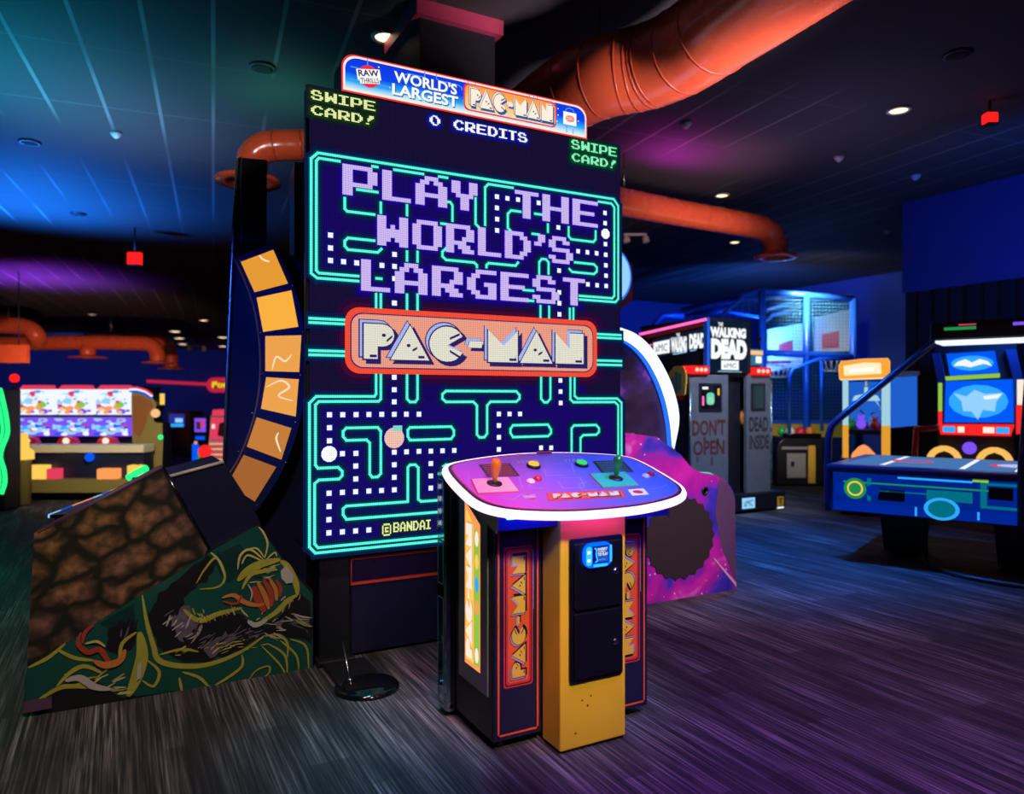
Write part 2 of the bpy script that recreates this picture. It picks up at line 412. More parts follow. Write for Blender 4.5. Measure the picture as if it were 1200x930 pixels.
def ceiling_mat():
    m, N, L = new_mat('ceiling_tile')
    o = N.new('ShaderNodeOutputMaterial'); b = N.new('ShaderNodeBsdfPrincipled'); L.new(b.outputs[0], o.inputs[0])
    g = N.new('ShaderNodeNewGeometry'); mp = N.new('ShaderNodeMapping'); mp.inputs['Rotation'].default_value = (0, 0, math.radians(6)); L.new(g.outputs['Position'], mp.inputs['Vector'])
    sp = N.new('ShaderNodeSeparateXYZ'); L.new(mp.outputs[0], sp.inputs[0])
    def bars(axis, pitch, half, weight):
        d = N.new('ShaderNodeMath'); d.operation = 'DIVIDE'; d.inputs[1].default_value = pitch; L.new(sp.outputs[axis], d.inputs[0])
        f_ = N.new('ShaderNodeMath'); f_.operation = 'PINGPONG'; f_.inputs[1].default_value = .5; L.new(d.outputs[0], f_.inputs[0])
        r = N.new('ShaderNodeMapRange'); r.inputs['From Min'].default_value = half/pitch; r.inputs['From Max'].default_value = half*1.6/pitch
        r.inputs['To Min'].default_value = weight; r.inputs['To Max'].default_value = 0.; L.new(f_.outputs[0], r.inputs['Value']); return r
    b1, b2 = bars(0, .44, .011, 1.), bars(1, 1.22, .009, .35)
    mxm = N.new('ShaderNodeMath'); mxm.operation = 'MAXIMUM'; L.new(b1.outputs[0], mxm.inputs[0]); L.new(b2.outputs[0], mxm.inputs[1])
    nz = N.new('ShaderNodeTexNoise'); nz.inputs['Scale'].default_value = .45; nz.inputs['Detail'].default_value = 1; L.new(g.outputs['Position'], nz.inputs['Vector'])
    nr = N.new('ShaderNodeMapRange'); nr.inputs['From Min'].default_value = .42; nr.inputs['From Max'].default_value = .62; L.new(nz.outputs['Fac'], nr.inputs['Value'])
    ml = N.new('ShaderNodeMath'); ml.operation = 'MULTIPLY'; L.new(mxm.outputs[0], ml.inputs[0]); L.new(nr.outputs[0], ml.inputs[1])
    mx = N.new('ShaderNodeMix'); mx.data_type = 'RGBA'; mx.inputs[6].default_value = (.05, .05, .055, 1); mx.inputs[7].default_value = (.17, .17, .18, 1); L.new(ml.outputs[0], mx.inputs[0])
    L.new(mx.outputs[2], b.inputs['Base Color']); b.inputs['Roughness'].default_value = .8; b.inputs['Specular IOR Level'].default_value = .25
    return m
ceiling_mat()
def rockface():
    m, N, L = new_mat('rock_art')
    o = N.new('ShaderNodeOutputMaterial'); b = N.new('ShaderNodeBsdfPrincipled'); L.new(b.outputs[0], o.inputs[0])
    tc = N.new('ShaderNodeTexCoord'); sp = N.new('ShaderNodeSeparateXYZ'); L.new(tc.outputs['Object'], sp.inputs[0]); cb = N.new('ShaderNodeCombineXYZ'); L.new(sp.outputs[0], cb.inputs[0]); L.new(sp.outputs[2], cb.inputs[1])
    mp = N.new('ShaderNodeMapping'); mp.inputs['Rotation'].default_value = (0, 0, math.radians(-33)); L.new(cb.outputs[0], mp.inputs['Vector'])
    st = N.new('ShaderNodeMapping'); st.inputs['Scale'].default_value = (5.6, 9.0, 1); L.new(mp.outputs[0], st.inputs['Vector'])
    wz = N.new('ShaderNodeTexNoise'); wz.inputs['Scale'].default_value = 7; wz.inputs['Detail'].default_value = 2; L.new(cb.outputs[0], wz.inputs['Vector'])
    wa = N.new('ShaderNodeVectorMath'); wa.operation = 'MULTIPLY_ADD'; wa.inputs[1].default_value = (1.1, 1.1, 0); L.new(wz.outputs['Color'], wa.inputs[0]); L.new(st.outputs[0], wa.inputs[2])
    v = N.new('ShaderNodeTexVoronoi'); v.voronoi_dimensions = '2D'; v.feature = 'DISTANCE_TO_EDGE'; v.inputs['Scale'].default_value = 1.; v.inputs['Randomness'].default_value = .7; L.new(wa.outputs[0], v.inputs['Vector'])
    r0 = ramp_nodes(N, [(.06, (0, 0, 0)), (.20, (.45, .45, .45)), (.40, (1, 1, 1))]); L.new(v.outputs['Distance'], r0.inputs[0])
    nz = N.new('ShaderNodeTexNoise'); nz.inputs['Scale'].default_value = 22; nz.inputs['Detail'].default_value = 4; L.new(cb.outputs[0], nz.inputs['Vector'])
    r = ramp_nodes(N, [(.36, (.15, .15, .15)), (.64, (1, 1, 1))]); L.new(nz.outputs['Fac'], r.inputs[0])
    ml = N.new('ShaderNodeMix'); ml.data_type = 'RGBA'; ml.blend_type = 'MULTIPLY'; ml.inputs[0].default_value = .85; L.new(r0.outputs[0], ml.inputs[6]); L.new(r.outputs[0], ml.inputs[7])
    nb = N.new('ShaderNodeTexNoise'); nb.inputs['Scale'].default_value = 2.; L.new(cb.outputs[0], nb.inputs['Vector'])
    hue = ramp_nodes(N, [(.4, (.40, .185, .07)), (.6, (.25, .11, .095))]); L.new(nb.outputs['Fac'], hue.inputs[0])
    mx = N.new('ShaderNodeMix'); mx.data_type = 'RGBA'; mx.inputs[6].default_value = (.016, .016, .010, 1); L.new(ml.outputs[2], mx.inputs[0]); L.new(hue.outputs[0], mx.inputs[7])
    L.new(mx.outputs[2], b.inputs['Base Color']); b.inputs['Roughness'].default_value = .45
rockface()
def galaxy():
    m, N, L = new_mat('galaxy_art')
    o = N.new('ShaderNodeOutputMaterial'); b = N.new('ShaderNodeBsdfPrincipled'); L.new(b.outputs[0], o.inputs[0])
    tc = N.new('ShaderNodeTexCoord')
    nz = N.new('ShaderNodeTexNoise'); nz.inputs['Scale'].default_value = 2.6; nz.inputs['Detail'].default_value = 4; nz.inputs['Distortion'].default_value = .8; L.new(tc.outputs['Object'], nz.inputs['Vector'])
    r = ramp_nodes(N, [(.30, (.02, .01, .16)), (.42, (.05, .03, .42)), (.52, (.42, .01, .30)), (.62, (.62, .02, .36)), (.75, (.75, .30, .70))]); L.new(nz.outputs['Fac'], r.inputs[0])
    v = N.new('ShaderNodeTexVoronoi'); v.inputs['Scale'].default_value = 17; L.new(tc.outputs['Object'], v.inputs['Vector'])
    s = N.new('ShaderNodeMath'); s.operation = 'LESS_THAN'; s.inputs[1].default_value = .10; L.new(v.outputs['Distance'], s.inputs[0])
    mx = N.new('ShaderNodeMix'); mx.data_type = 'RGBA'; L.new(s.outputs[0], mx.inputs[0]); L.new(r.outputs[0], mx.inputs[6]); mx.inputs[7].default_value = (.8, .7, .9, 1)
    L.new(mx.outputs[2], b.inputs['Base Color']); b.inputs['Roughness'].default_value = .4
galaxy()
def nebula():
    m, N, L = new_mat('nebula_art')
    o = N.new('ShaderNodeOutputMaterial'); b = N.new('ShaderNodeBsdfPrincipled'); L.new(b.outputs[0], o.inputs[0])
    tc = N.new('ShaderNodeTexCoord')
    nz = N.new('ShaderNodeTexNoise'); nz.inputs['Scale'].default_value = 2.1; nz.inputs['Detail'].default_value = 5; nz.inputs['Distortion'].default_value = 1.4; L.new(tc.outputs['Object'], nz.inputs['Vector'])
    r = ramp_nodes(N, [(.35, (.012, .006, .03)), (.50, (.045, .022, .06)), (.58, (.07, .03, .22)), (.66, (.40, .10, .38)), (.74, (.5, .22, .30))]); L.new(nz.outputs['Fac'], r.inputs[0])
    L.new(r.outputs[0], b.inputs['Base Color']); b.inputs['Roughness'].default_value = .35
nebula()
def deck_art():
    """deck colour: magenta at one end running to blue at the other, faint maze lines on it"""
    m, N, L = new_mat('deck_art')
    o = N.new('ShaderNodeOutputMaterial'); b = N.new('ShaderNodeBsdfPrincipled'); L.new(b.outputs[0], o.inputs[0])
    tc = N.new('ShaderNodeTexCoord'); sp = N.new('ShaderNodeSeparateXYZ'); L.new(tc.outputs['Object'], sp.inputs[0])
    mr = N.new('ShaderNodeMapRange'); mr.inputs['From Min'].default_value = -.48; mr.inputs['From Max'].default_value = .48; L.new(sp.outputs[0], mr.inputs['Value'])
    r = ramp_nodes(N, [(0., (.55, .05, .55)), (.35, (.26, .07, .55)), (.62, (.10, .10, .58)), (1., (.03, .16, .62))]); L.new(mr.outputs[0], r.inputs[0])
    L.new(r.outputs[0], b.inputs['Base Color']); b.inputs['Roughness'].default_value = .3; b.inputs['Coat Weight'].default_value = .15
deck_art()
pbr('deck_line', (.28, .22, .62), .35)
def marquee_art():
    m, N, L = new_mat('marquee_art')
    o = N.new('ShaderNodeOutputMaterial'); e = N.new('ShaderNodeEmission'); L.new(e.outputs[0], o.inputs[0])
    tc = N.new('ShaderNodeTexCoord'); sp = N.new('ShaderNodeSeparateXYZ'); L.new(tc.outputs['Object'], sp.inputs[0])
    mr = N.new('ShaderNodeMapRange'); mr.inputs['From Min'].default_value = 2.865; mr.inputs['From Max'].default_value = 3.06; L.new(sp.outputs[2], mr.inputs['Value'])
    nz = N.new('ShaderNodeTexNoise'); nz.inputs['Scale'].default_value = 3.; L.new(tc.outputs['Object'], nz.inputs['Vector'])
    ad = N.new('ShaderNodeMath'); ad.operation = 'MULTIPLY_ADD'; ad.inputs[1].default_value = .25; ad.inputs[2].default_value = -.12; L.new(nz.outputs['Fac'], ad.inputs[0])
    s = N.new('ShaderNodeMath'); s.operation = 'ADD'; L.new(mr.outputs[0], s.inputs[0]); L.new(ad.outputs[0], s.inputs[1])
    r = ramp_nodes(N, [(.0, (.92, .92, .92)), (.12, (.60, .85, .95)), (.30, (.02, .40, .92)), (.52, (.005, .06, .85)), (1., (.005, .035, .72))]); L.new(s.outputs[0], r.inputs[0])
    L.new(r.outputs[0], e.inputs[0]); e.inputs[1].default_value = 1.
marquee_art()
def logo_art():
    m, N, L = new_mat('marquee_logo')
    o = N.new('ShaderNodeOutputMaterial'); e = N.new('ShaderNodeEmission'); L.new(e.outputs[0], o.inputs[0])
    tc = N.new('ShaderNodeTexCoord'); sp = N.new('ShaderNodeSeparateXYZ'); L.new(tc.outputs['Object'], sp.inputs[0])
    mr = N.new('ShaderNodeMapRange'); mr.inputs['From Min'].default_value = 2.88; mr.inputs['From Max'].default_value = 3.02; L.new(sp.outputs[2], mr.inputs['Value'])
    r = ramp_nodes(N, [(.0, (1., .86, .70)), (.35, (1., .62, .25)), (1., (1., .36, .08))]); L.new(mr.outputs[0], r.inputs[0])
    L.new(r.outputs[0], e.inputs[0]); e.inputs[1].default_value = 1.
logo_art()

# ================================================================== the room
CEIL = 3.9
X0, X1, YB, YF, XR, YR = -14., 14.2, -4., 42., 9.1, 15.5
mb = MB(); mb.box((X0, YB, -.1), (X1, YF+.2, 0), 'carpet'); struct(mb.build('floor'), 'dark streaked plank carpet under all the machines', 'floor')
mb = MB(); mb.box((X0, YB, CEIL), (X1, YF+.2, CEIL+.1), 'ceiling_tile'); struct(mb.build('ceiling'), 'black tiled ceiling with a pale metal grid', 'ceiling')
mb = MB(); mb.box((X0, YF, 0), (5.4, YF+.2, CEIL), 'blue_wall'); struct(mb.build('wall_back'), 'blue far wall behind the rows of games', 'wall')
mb = MB(); mb.box((X0-.2, YB, 0), (X0, YF+.2, CEIL), 'dark_wall'); struct(mb.build('wall_left'), 'dark side wall', 'wall')
mb = MB(); mb.box((X0, YB-.2, 0), (X1, YB, CEIL), 'dark_wall'); struct(mb.build('wall_front'), 'dark wall behind the viewer', 'wall')
mb = MB(); mb.box((5.4, YR, 0), (X1, YR+.2, CEIL), 'blue_wall'); mb.box((5.4, YR+.2, 0), (5.6, YF, CEIL), 'blue_wall'); struct(mb.build('wall_inner'), 'blue wall behind the basketball cage', 'wall')
mb = MB(); mb.box((14., 6.1, 0), (14.2, YR, CEIL), 'blue_wall'); struct(mb.build('wall_recess'), 'blue wall of the recess', 'wall')
mb = MB(); mb.box((XR, YB, 2.72), (14.2, 6.08, CEIL), 'blue_wall'); struct(mb.build('wall_right'), 'deep blue bulkhead wall over the black curtain', 'wall')
# pleated black curtain under the bulkhead
mb = MB(); pts = []
y = -3.5; k = 0
while y < 6.05: pts.append((XR+.06+.05*math.sin(k*1.57)+.012*math.sin(k*.7), y)); y += .05; k += 1
for i in range(len(pts)-1):
    (a, b), (c, d) = pts[i], pts[i+1]
    mb._f([len(mb.v)+q for q in range(4)], 'curtain', True); mb.v += [(a, b, .02), (c, d, .02), (c, d, 2.72), (a, b, 2.72)]
tag(mb.build('stage_curtain'), 'black pleated curtain hanging below the blue bulkhead wall', 'curtain')
# lower blue soffit between bulkhead and recess, with conduits
mb = MB()
q = [P(1000, 372, 11.5), P(1063, 330, 9.4), P(1063, 362, 9.4), P(1000, 398, 11.5)]
# the structural column behind the giant cabinet
cx0, cx1 = onY(492, 60, 4.45)[0], onY(580, 60, 4.45)[0]
mb = MB(); mb.box((cx0, 4.45, 0), (cx1, 5.0, CEIL), 'column'); struct(mb.build('wall_column'), 'square black column rising behind the giant cabinet', 'column')
mb = MB(); mb.box((cx0-.04, 4.40, CEIL-.10), (cx1+.04, 5.05, CEIL-.002), 'pink_trim'); struct(mb.build('trim_1'), 'pink moulding round the top of the black column', 'trim')
# ------------------------------------------------------------------ ceiling fittings
def down(px, py, label, dim=False, r=.06, lamp=0):
    x, y, z = onZ(px, py, CEIL)
    t = thing('ceiling_downlight', label, 'ceiling light', (x, y, CEIL), 'recessed ceiling downlights')
    m = MB(); m.lathe([(r*1.35, -.002), (r*1.35, -.016), (r*1.05, -.02), (r, -.006)], (x, y, CEIL), (0, 0, 1), 'sensor_white'); m.build('trim_ring', t)
    m = MB(); m.lathe([(r, -.010), (r*.7, -.016), (r*.2, -.018)], (x, y, CEIL), (0, 0, 1), 'downlight_dim' if dim else 'downlight'); m.build('lens', t)
    return (x, y)
down(452, 42, 'warm lit downlight in the ceiling above the left end of the marquee', r=.075)
down(1053, 128, 'warm lit downlight alone in the ceiling right of the big orange duct', r=.075)
down(846, 228, 'warm lit downlight just above the elbow of the right orange pipe', r=.07)
down(861, 283, 'warm lit downlight just under the right orange pipe', r=.07)
down(239, 375, 'largest warm downlight of the distant group left of the tall black machine', r=.13)
for (x_, y_, l_) in ((205, 388, 'first downlight of the distant left file, beside the end of the orange pipe'), (210, 396, 'second downlight of the distant left file'), (214, 403, 'third downlight of the distant left file'), (217, 409, 'fourth downlight of the distant left file'), (219, 412, 'last downlight of the distant left file, nearest the blue wall'),
                     (261, 395, 'first downlight of the distant right file beside the tall black machine'), (261, 405.5, 'second downlight of the distant right file'), (262, 412.5, 'last downlight of the distant right file')):
    down(x_, y_, l_, r=.2)
down(108, 368, 'dim downlight over the row of lit games on the left', True, r=.1)
def vent(px, py, label):
    x, y, z = onZ(px, py, CEIL); t = thing('ceiling_speaker', label, 'speaker', (x, y, CEIL), 'round black ceiling speakers')
    m = MB(); m.lathe([(.10, -.001), (.10, -.014), (.085, -.018)], (x, y, CEIL), (0, 0, 1), 'black'); m.build('rim', t)
    m = MB(); m.lathe([(.085, -.017), (.05, -.022), (.01, -.023)], (x, y, CEIL), (0, 0, 1), 'tile_vent'); m.build('grille', t)
vent(35, 166, 'black ceiling speaker at the far left, above the blue glow')
vent(92, 250, 'black ceiling speaker in the blue glow above the left red lamp')
vent(308, 78, 'black ceiling speaker up left of the marquee')
vent(1122, 63, 'black ceiling speaker at the upper right corner')
def sensor(px, py, label):
    x, y, z = onZ(px, py, CEIL); m = MB(); m.lathe([(.05, -.001), (.05, -.02), (.03, -.045), (.012, -.06)], (x, y, CEIL), (0, 0, 1), 'sensor_white')
    tag(m.build('smoke_detector'), label, 'detector', 'white ceiling detectors')
sensor(136, 155, 'small white detector on the left ceiling between the pale grid bars')
sensor(804, 143, 'small white detector between the big duct and the right pipe')
sensor(983, 183, 'small white detector right of the right pipe, nearest to it')
sensor(1073, 205, 'small white detector below the lone right downlight')
sensor(1040, 270, 'small white detector above the basketball cage')
def red_lamp(px, py, d, label, s=.10):
    x, y, z = P(px, py, d); t = thing('exit_lamp', label, 'lamp', (x, y, z), 'red glowing ceiling lamps')
    F = frame((x, y, z), (CS, -SN, 0), (SN, CS, 0), (0, 0, 1))
    m = MB(); m.lbox(lambda a, b, c: F(a, b, c), (-s, -.04, -s*.9), (s, .04, s*.9), 'red_lamp'); m.build('lit_box', t, bevel=.01)
    m = MB(); m.tube([(x, y, z+s*.9), (x, y, CEIL)], .012, 'black'); m.lbox(F, (-s*.9, -.05, -s*1.12), (s*.9, .05, -s*.9), 'black'); m.build('hanger', t)
red_lamp(158, 303, 11., 'red lamp hanging in the blue glow over the left games', .10)
red_lamp(1160, 139, 6.3, 'red lamp hanging near the upper right corner', .05)
# small track light near the right side of the cabinet
def track(px, py, d, label, k=1.):
    x, y, z = P(px, py, d); t = thing('track_light', label, 'track light', (x, y, z), 'small twin track lights')
    F = frame((x, y, z), (CS, -SN, 0), (SN, CS, 0), (0, 0, 1))
    m = MB(); m.lbox(F, (-.17*k, -.02, 0), (.17*k, .02, .03), 'white_plastic'); m.tube([F(0, 0, .03), (x, y, CEIL)], .008, 'black'); m.build('bar', t)
    for s in (-1, 1):
        m = MB(); m.lathe([(.02*k, 0), (.045*k, .03*k), (.05*k, .10*k), (.035*k, .10*k)], F(.14*s*k, 0, 0), (.2, -.2, -1), 'white_plastic'); m.build('spot_head', t)
track(744, 276, 10.5, 'small white track light right of the screen under the right orange pipe', 1.)
track(230, 406, 30., 'tiny violet track light far off left of the tall black machine', 2.)
# ================================================================== orange ducts
def duct(name, label, path, r, seams=(), flange=None, n=22, smooth=8, group='orange ducts under the ceiling', hang=()):
    t = thing(name, label, 'duct', path[0], group)
    pts = spline(path, smooth)
    mb = MB(); mb.tube(pts, r, 'duct_orange', n=n); mb.build('pipe', t)
    for s in seams:
        i = min(len(pts)-2, int(s*(len(pts)-1))); a, b = Vector(pts[i]), Vector(pts[i+1]); d = (b-a).normalized()
        m = MB(); m.lathe([(r*1.0, -.008), (r*1.010, -.005), (r*1.010, .005), (r*1.0, .008)], a, d, 'duct_seam', n); m.build('seam_band', t)
    if flange:
        c, R_ = flange
        m = MB(); m.lathe([(r*1.0, .05), (r*1.12, .035), (R_*.96, .015), (R_, 0), (R_*.97, -.02), (r*1.1, -.012), (r*.92, .02)], c, (0, 0, 1), 'duct_orange', 28); m.build('flange', t)
    for (x, y, z) in hang:
        m = MB(); m.tube([(x, y, z), (x, y, CEIL)], .006, 'steel', 6); m.build('hanger_rod', t)
    DUCTS.append(t); return t
DUCTS = []
zc = 3.43
def DZ(px, py, z): d = (z-EYE)*FPX/(465-py); return P(px, py, d)
big = [DZ(560, 190, 3.43), DZ(610, 150, zc), DZ(655, 117, zc), DZ(703, 92, zc), DZ(760, 78, zc), DZ(806, 57, zc), DZ(850, 26, zc), DZ(905, -12, zc), DZ(1010, -90, zc), DZ(1200, -260, zc)]
duct('air_duct', 'big orange duct bending out from behind the marquee to the top edge', big, .255, (.28, .34, .40, .43, .45, .47, .55, .64), hang=[DZ(703, 92, zc), DZ(850, 26, zc)])
rp = [P(640, 222, 6.6), P(690, 229, 7.2), P(727, 236, 7.62), P(790, 248, 8.15), P(850, 258.5, 8.6), P(880, 264, 8.8), P(900, 271, 8.87), P(908, 284, 8.88), P(909, 298, 8.88)]
fl = P(909, 301, 8.88)
duct('air_duct', 'orange pipe leaving the right edge of the screen and turning down to a flange', rp, .145, (.15, .3, .45, .6), (fl, .255), hang=[P(731, 220, 7.65)])
lp = [P(470, 165, 6.3), P(420, 168, 6.05), P(365, 169.5, 5.75), P(335, 170, 5.68), P(312, 172, 5.66), P(298, 182, 5.66), P(295, 198, 5.66), P(295, 208, 5.66)]
duct('air_duct', 'orange pipe elbow with flange above the tall black machine left of the screen', lp, .118, (.35, .5), (P(291, 212, 5.66), .25), hang=[P(420, 168, 6.05)])
far = [P(-60, 403, 20), P(30, 402, 20), P(100, 401, 20), P(160, 402, 20), P(176, 404, 20), P(184, 412, 20), P(185, 424, 20)]
duct('air_duct', 'long orange pipe crossing above the row of lit games on the left', far, .20, (.2, .4, .6), (P(185, 425, 20), .42), hang=[P(30, 402, 20), P(130, 402, 20)])
long_duct = DUCTS[-1]
mb = MB(); mb.tube([P(103, 404, 20), P(103, 412, 20), P(103, 418, 20)], .2, 'duct_orange', 22); mb.build('outlet_pipe', long_duct)
mb = MB(); mb.lathe([(.20, .05), (.24, .035), (.48, .015), (.5, 0), (.48, -.02), (.22, -.012), (.18, .02)], P(103, 419, 20), (0, 0, 1), 'duct_orange', 28); mb.build('outlet_flange', long_duct)
duct('air_duct', 'orange pipe ending left of the distant downlights behind the long pipe', [P(100, 398, 23), P(165, 399, 23), P(190, 402, 23), P(199, 410, 23), P(201, 430, 23)], .2, (), (P(201, 432, 23), .42), hang=[P(150, 399, 23)])
duct('air_duct', 'orange pipe stub with a bend at the far left edge of the ceiling', [P(-60, 380, 19), P(10, 381, 19), P(32, 384, 19), P(42, 392, 19), P(44, 400, 19.2)], .22, (.4,), hang=[P(10, 381, 19)])
# ================================================================== the giant LED maze cabinet
YS = 3.62
cab = thing('arcade_cabinet', 'giant arcade cabinet with a tall LED maze screen and a lit marquee on top', 'arcade machine', (1.75, 3.8, 0))
mb = MB(); mb.box((.806, YS+.012, .585), (2.700, YS+.07, 2.865), 'black'); mb.build('screen_housing', cab, bevel=.008)
mb = MB(); mb.box((1.02, YS+.071, .592), (2.50, 4.06, 2.85), 'black'); mb.build('rear_housing', cab, bevel=.02)
FS = lambda u, v, w=0.: (u, YS-w, v)
def SX(px, py): q = onY(px, py, YS); return (q[0], q[2])
Z0 = lambda x, y: SX(340+x/3, 40+y/3)
Z1 = lambda x, y: SX(355+x*190/930, 170+y*190/930)
Z2 = lambda x, y: SX(540+x*190/930, 190+y*190/930)
Z3 = lambda x, y: SX(355+x*190/1178, 350+y*150/930)
Z4 = lambda x, y: SX(540+x*195/907, 350+y*200/930)
Z5 = lambda x, y: SX(355+x*190/982, 480+y*180/930)
scr = MB()
xl, xr, zb, zt = .818, 2.690, .590, 2.868
scr.rect(FS, xl, zb, xr, zt, 'led_base', 0)
# indigo bloom put into the screen colour over both maze halves and the middle lane
scr.rect(FS, xl+.02, 1.96, xr-.02, 2.55, 'led_bloom_indigo_low', .0008)
scr.rect(FS, xl+.02, .60, xr-.02, 1.33, 'led_bloom_indigo', .0008)
scr.rect(FS, 1.20, 1.33, 2.44, 1.97, 'led_bloom_indigo_low', .0007)
LW = .0068
def line(pts, closed=False):
    """snap to the panel's rows and columns, then draw with a dim painted bloom under it"""
    g = .00415; P_ = [(round(a/g)*g, round(b/g)*g) for a, b in pts]; out = [P_[0]]
    for a, b in P_[1:]:
        x, z = out[-1]
        if abs(a-x) < .028 and abs(b-z) > abs(a-x)*2.2: a = x
        elif abs(b-z) < .040 and abs(a-x) > abs(b-z)*2.2: b = z
        out.append((a, b))
    if closed: out.append(out[0])
    for (a, b), (c, d) in zip(out[:-1], out[1:]):
        L_ = math.hypot(c-a, d-b)
        if L_ < 1e-6: continue
        ux, uz = (c-a)/L_, (d-b)/L_
        for (h, m_, w) in ((.030, 'led_teal_halo_a', .0012), (.015, 'led_teal_halo_b', .0016), (LW, 'led_teal', .0022)):
            e = h*.7
            p = [(a-ux*e-uz*h, b-uz*e+ux*h), (a-ux*e+uz*h, b-uz*e-ux*h), (c+ux*e+uz*h, d+uz*e-ux*h), (c+ux*e-uz*h, d+uz*e+ux*h)]
            scr.poly([FS(q[0], q[1], w+random.random()*2e-4) for q in p], m_)
def z_(f, *a): return [f(x, y) for x, y in a]
line(z_(Z1, (318, 778), (80, 765), (45, 735), (45, 75), (85, 45)) + z_(Z2, (875, 215), (903, 250), (903, 785), (885, 802), (680, 787)))
line(z_(Z1, (318, 752), (92, 738), (77, 720), (77, 90), (92, 75), (210, 90)))
line(z_(Z2, (790, 225), (862, 238), (880, 258), (880, 765), (865, 780), (680, 765)))
for a in (((395, 120), (430, 125)), ((520, 140), (690, 165)), ((780, 180), (830, 187)), ((310, 255), (428, 270)), ((238, 300), (238, 365), (255, 382), (410, 400)), ((447, 330), (447, 388)), ((598, 345), (598, 403)),
          ((825, 325), (845, 330), (857, 348), (857, 437)), ((790, 448), (820, 452)), ((410, 548), (257, 532), (238, 552), (238, 578), (257, 598), (430, 613), (450, 595)), ((598, 608), (598, 665)), ((658, 612), (658, 670)), ((420, 762), (450, 782))):
    line(z_(Z1, *a))
line(z_(Z1, (820, 592), (800, 610), (800, 638), (818, 656)) + z_(Z2, (75, 570), (92, 588), (92, 603)))
for x1_, x3_, y3_ in ((420, 532, 65), (447, 567, 65), (598, 757, 80), (658, 834, 85)):
    line([Z1(x1_, 855), Z3(x3_, y3_)])
for a in (((85, 205), (85, 352), (102, 372)), ((140, 360), (140, 145), (157, 125), (297, 145)), ((283, 392), (270, 378), (270, 295), (288, 278), (343, 287)), ((422, 296), (475, 303)), ((500, 355), (500, 400)), ((410, 413), (447, 416)),
          ((618, 372), (618, 422), (632, 440), (760, 460), (773, 445), (773, 395)), ((145, 605), (145, 592), (158, 577), (312, 597), (330, 575)), ((450, 640), (450, 572), (464, 553), (488, 557), (502, 575), (502, 643)),
          ((650, 573), (763, 588), (778, 604), (778, 626), (763, 642), (637, 630), (622, 612)), ((358, 735), (415, 740)), ((385, 793), (415, 796)), ((455, 825), (455, 895)), ((504, 828), (504, 900)), ((625, 838), (625, 905)), ((646, 838), (646, 905))):
    line(z_(Z2, *a))
for a in (((45, 138), (303, 152)), ((45, 172), (303, 187)), ((45, 373), (303, 383)), ((45, 408), (303, 416))): line(z_(Z3, *a))
for a in (((738, 190), (872, 198)), ((738, 212), (872, 220)), ((738, 337), (874, 343)), ((738, 358), (874, 363))): line(z_(Z4, *a))
XE = Z4(876, 565)[0]; XI = Z4(857, 582)[0]
line(z_(Z3, (532, 545), (532, 690), (518, 707), (97, 707), (47, 757)) + z_(Z5, (38, 828), (75, 868)) + [(XE-.05, Z5(75, 868)[1]), (XE, Z5(38, 828)[1])] + z_(Z4, (876, 565), (850, 543), (635, 543), (620, 530), (620, 432)))
line(z_(Z3, (567, 545), (567, 725), (547, 745), (112, 745), (87, 768)) + z_(Z5, (72, 335), (90, 352), (213, 348), (237, 370), (237, 395), (215, 418), (95, 425), (72, 447), (72, 812), (92, 835)) + [(XI-.04, Z5(92, 835)[1]), (XI, Z5(72, 812)[1])] + z_(Z4, (857, 582), (840, 563), (612, 563), (598, 548), (598, 432)))
line(z_(Z3, (757, 550), (757, 728), (777, 747), (813, 747), (834, 728), (834, 550)))
line(z_(Z4, (0, 503), (302, 508), (320, 525), (320, 545), (302, 562), (160, 563), (142, 580), (142, 735), (126, 755), (102, 755), (87, 740), (87, 580), (70, 561)) + z_(Z3, (1037, 748), (1015, 725), (1015, 690), (1037, 668)), True)
line(z_(Z4, (436, 430), (436, 545), (452, 562), (472, 562), (487, 545), (487, 430)))
line(z_(Z4, (285, 690), (474, 693), (490, 712), (490, 730), (474, 748), (285, 748), (268, 730), (268, 708)), True)
line(z_(Z4, (603, 870), (603, 707), (617, 690), (737, 690), (752, 707), (752, 724), (737, 740), (667, 740), (650, 757), (650, 870)))
line(z_(Z5, (262, 110), (453, 110), (472, 130), (472, 385), (453, 408), (421, 408), (402, 388), (402, 202), (383, 182), (262, 182), (243, 163), (243, 130)), True)
line(z_(Z5, (648, 107), (895, 105), (913, 125), (913, 155), (895, 175), (648, 175), (632, 158), (632, 122)), True)
line(z_(Z5, (262, 582), (612, 562), (632, 545), (632, 350), (650, 331), (680, 331), (698, 350), (698, 540), (714, 557), (1040, 540), (1058, 556), (1058, 584), (1040, 600), (262, 652), (243, 635), (243, 600)), True)
line(z_(Z5, (985, 325), (866, 326), (848, 345), (848, 373), (866, 390), (985, 388)))
def dot(c, r=.0125, m_='led_white', n=4):
    for (k, mm, w) in ((2.2, 'led_blue_halo_a', .0028), (1.5, 'led_blue_halo_b', .0032), (1., m_, .0036)):
        if n == 4: q = [(c[0]-r*k, c[1]-r*k), (c[0]+r*k, c[1]-r*k), (c[0]+r*k, c[1]+r*k), (c[0]-r*k, c[1]+r*k)]
        else: q = [(c[0]+r*(1+(k-1)*.22)*math.cos(2*math.pi*(i+.5)/n), c[1]+r*(1+(k-1)*.22)*math.sin(2*math.pi*(i+.5)/n)) for i in range(n)]
        scr.poly([FS(a, b, w) for a, b in q], mm)
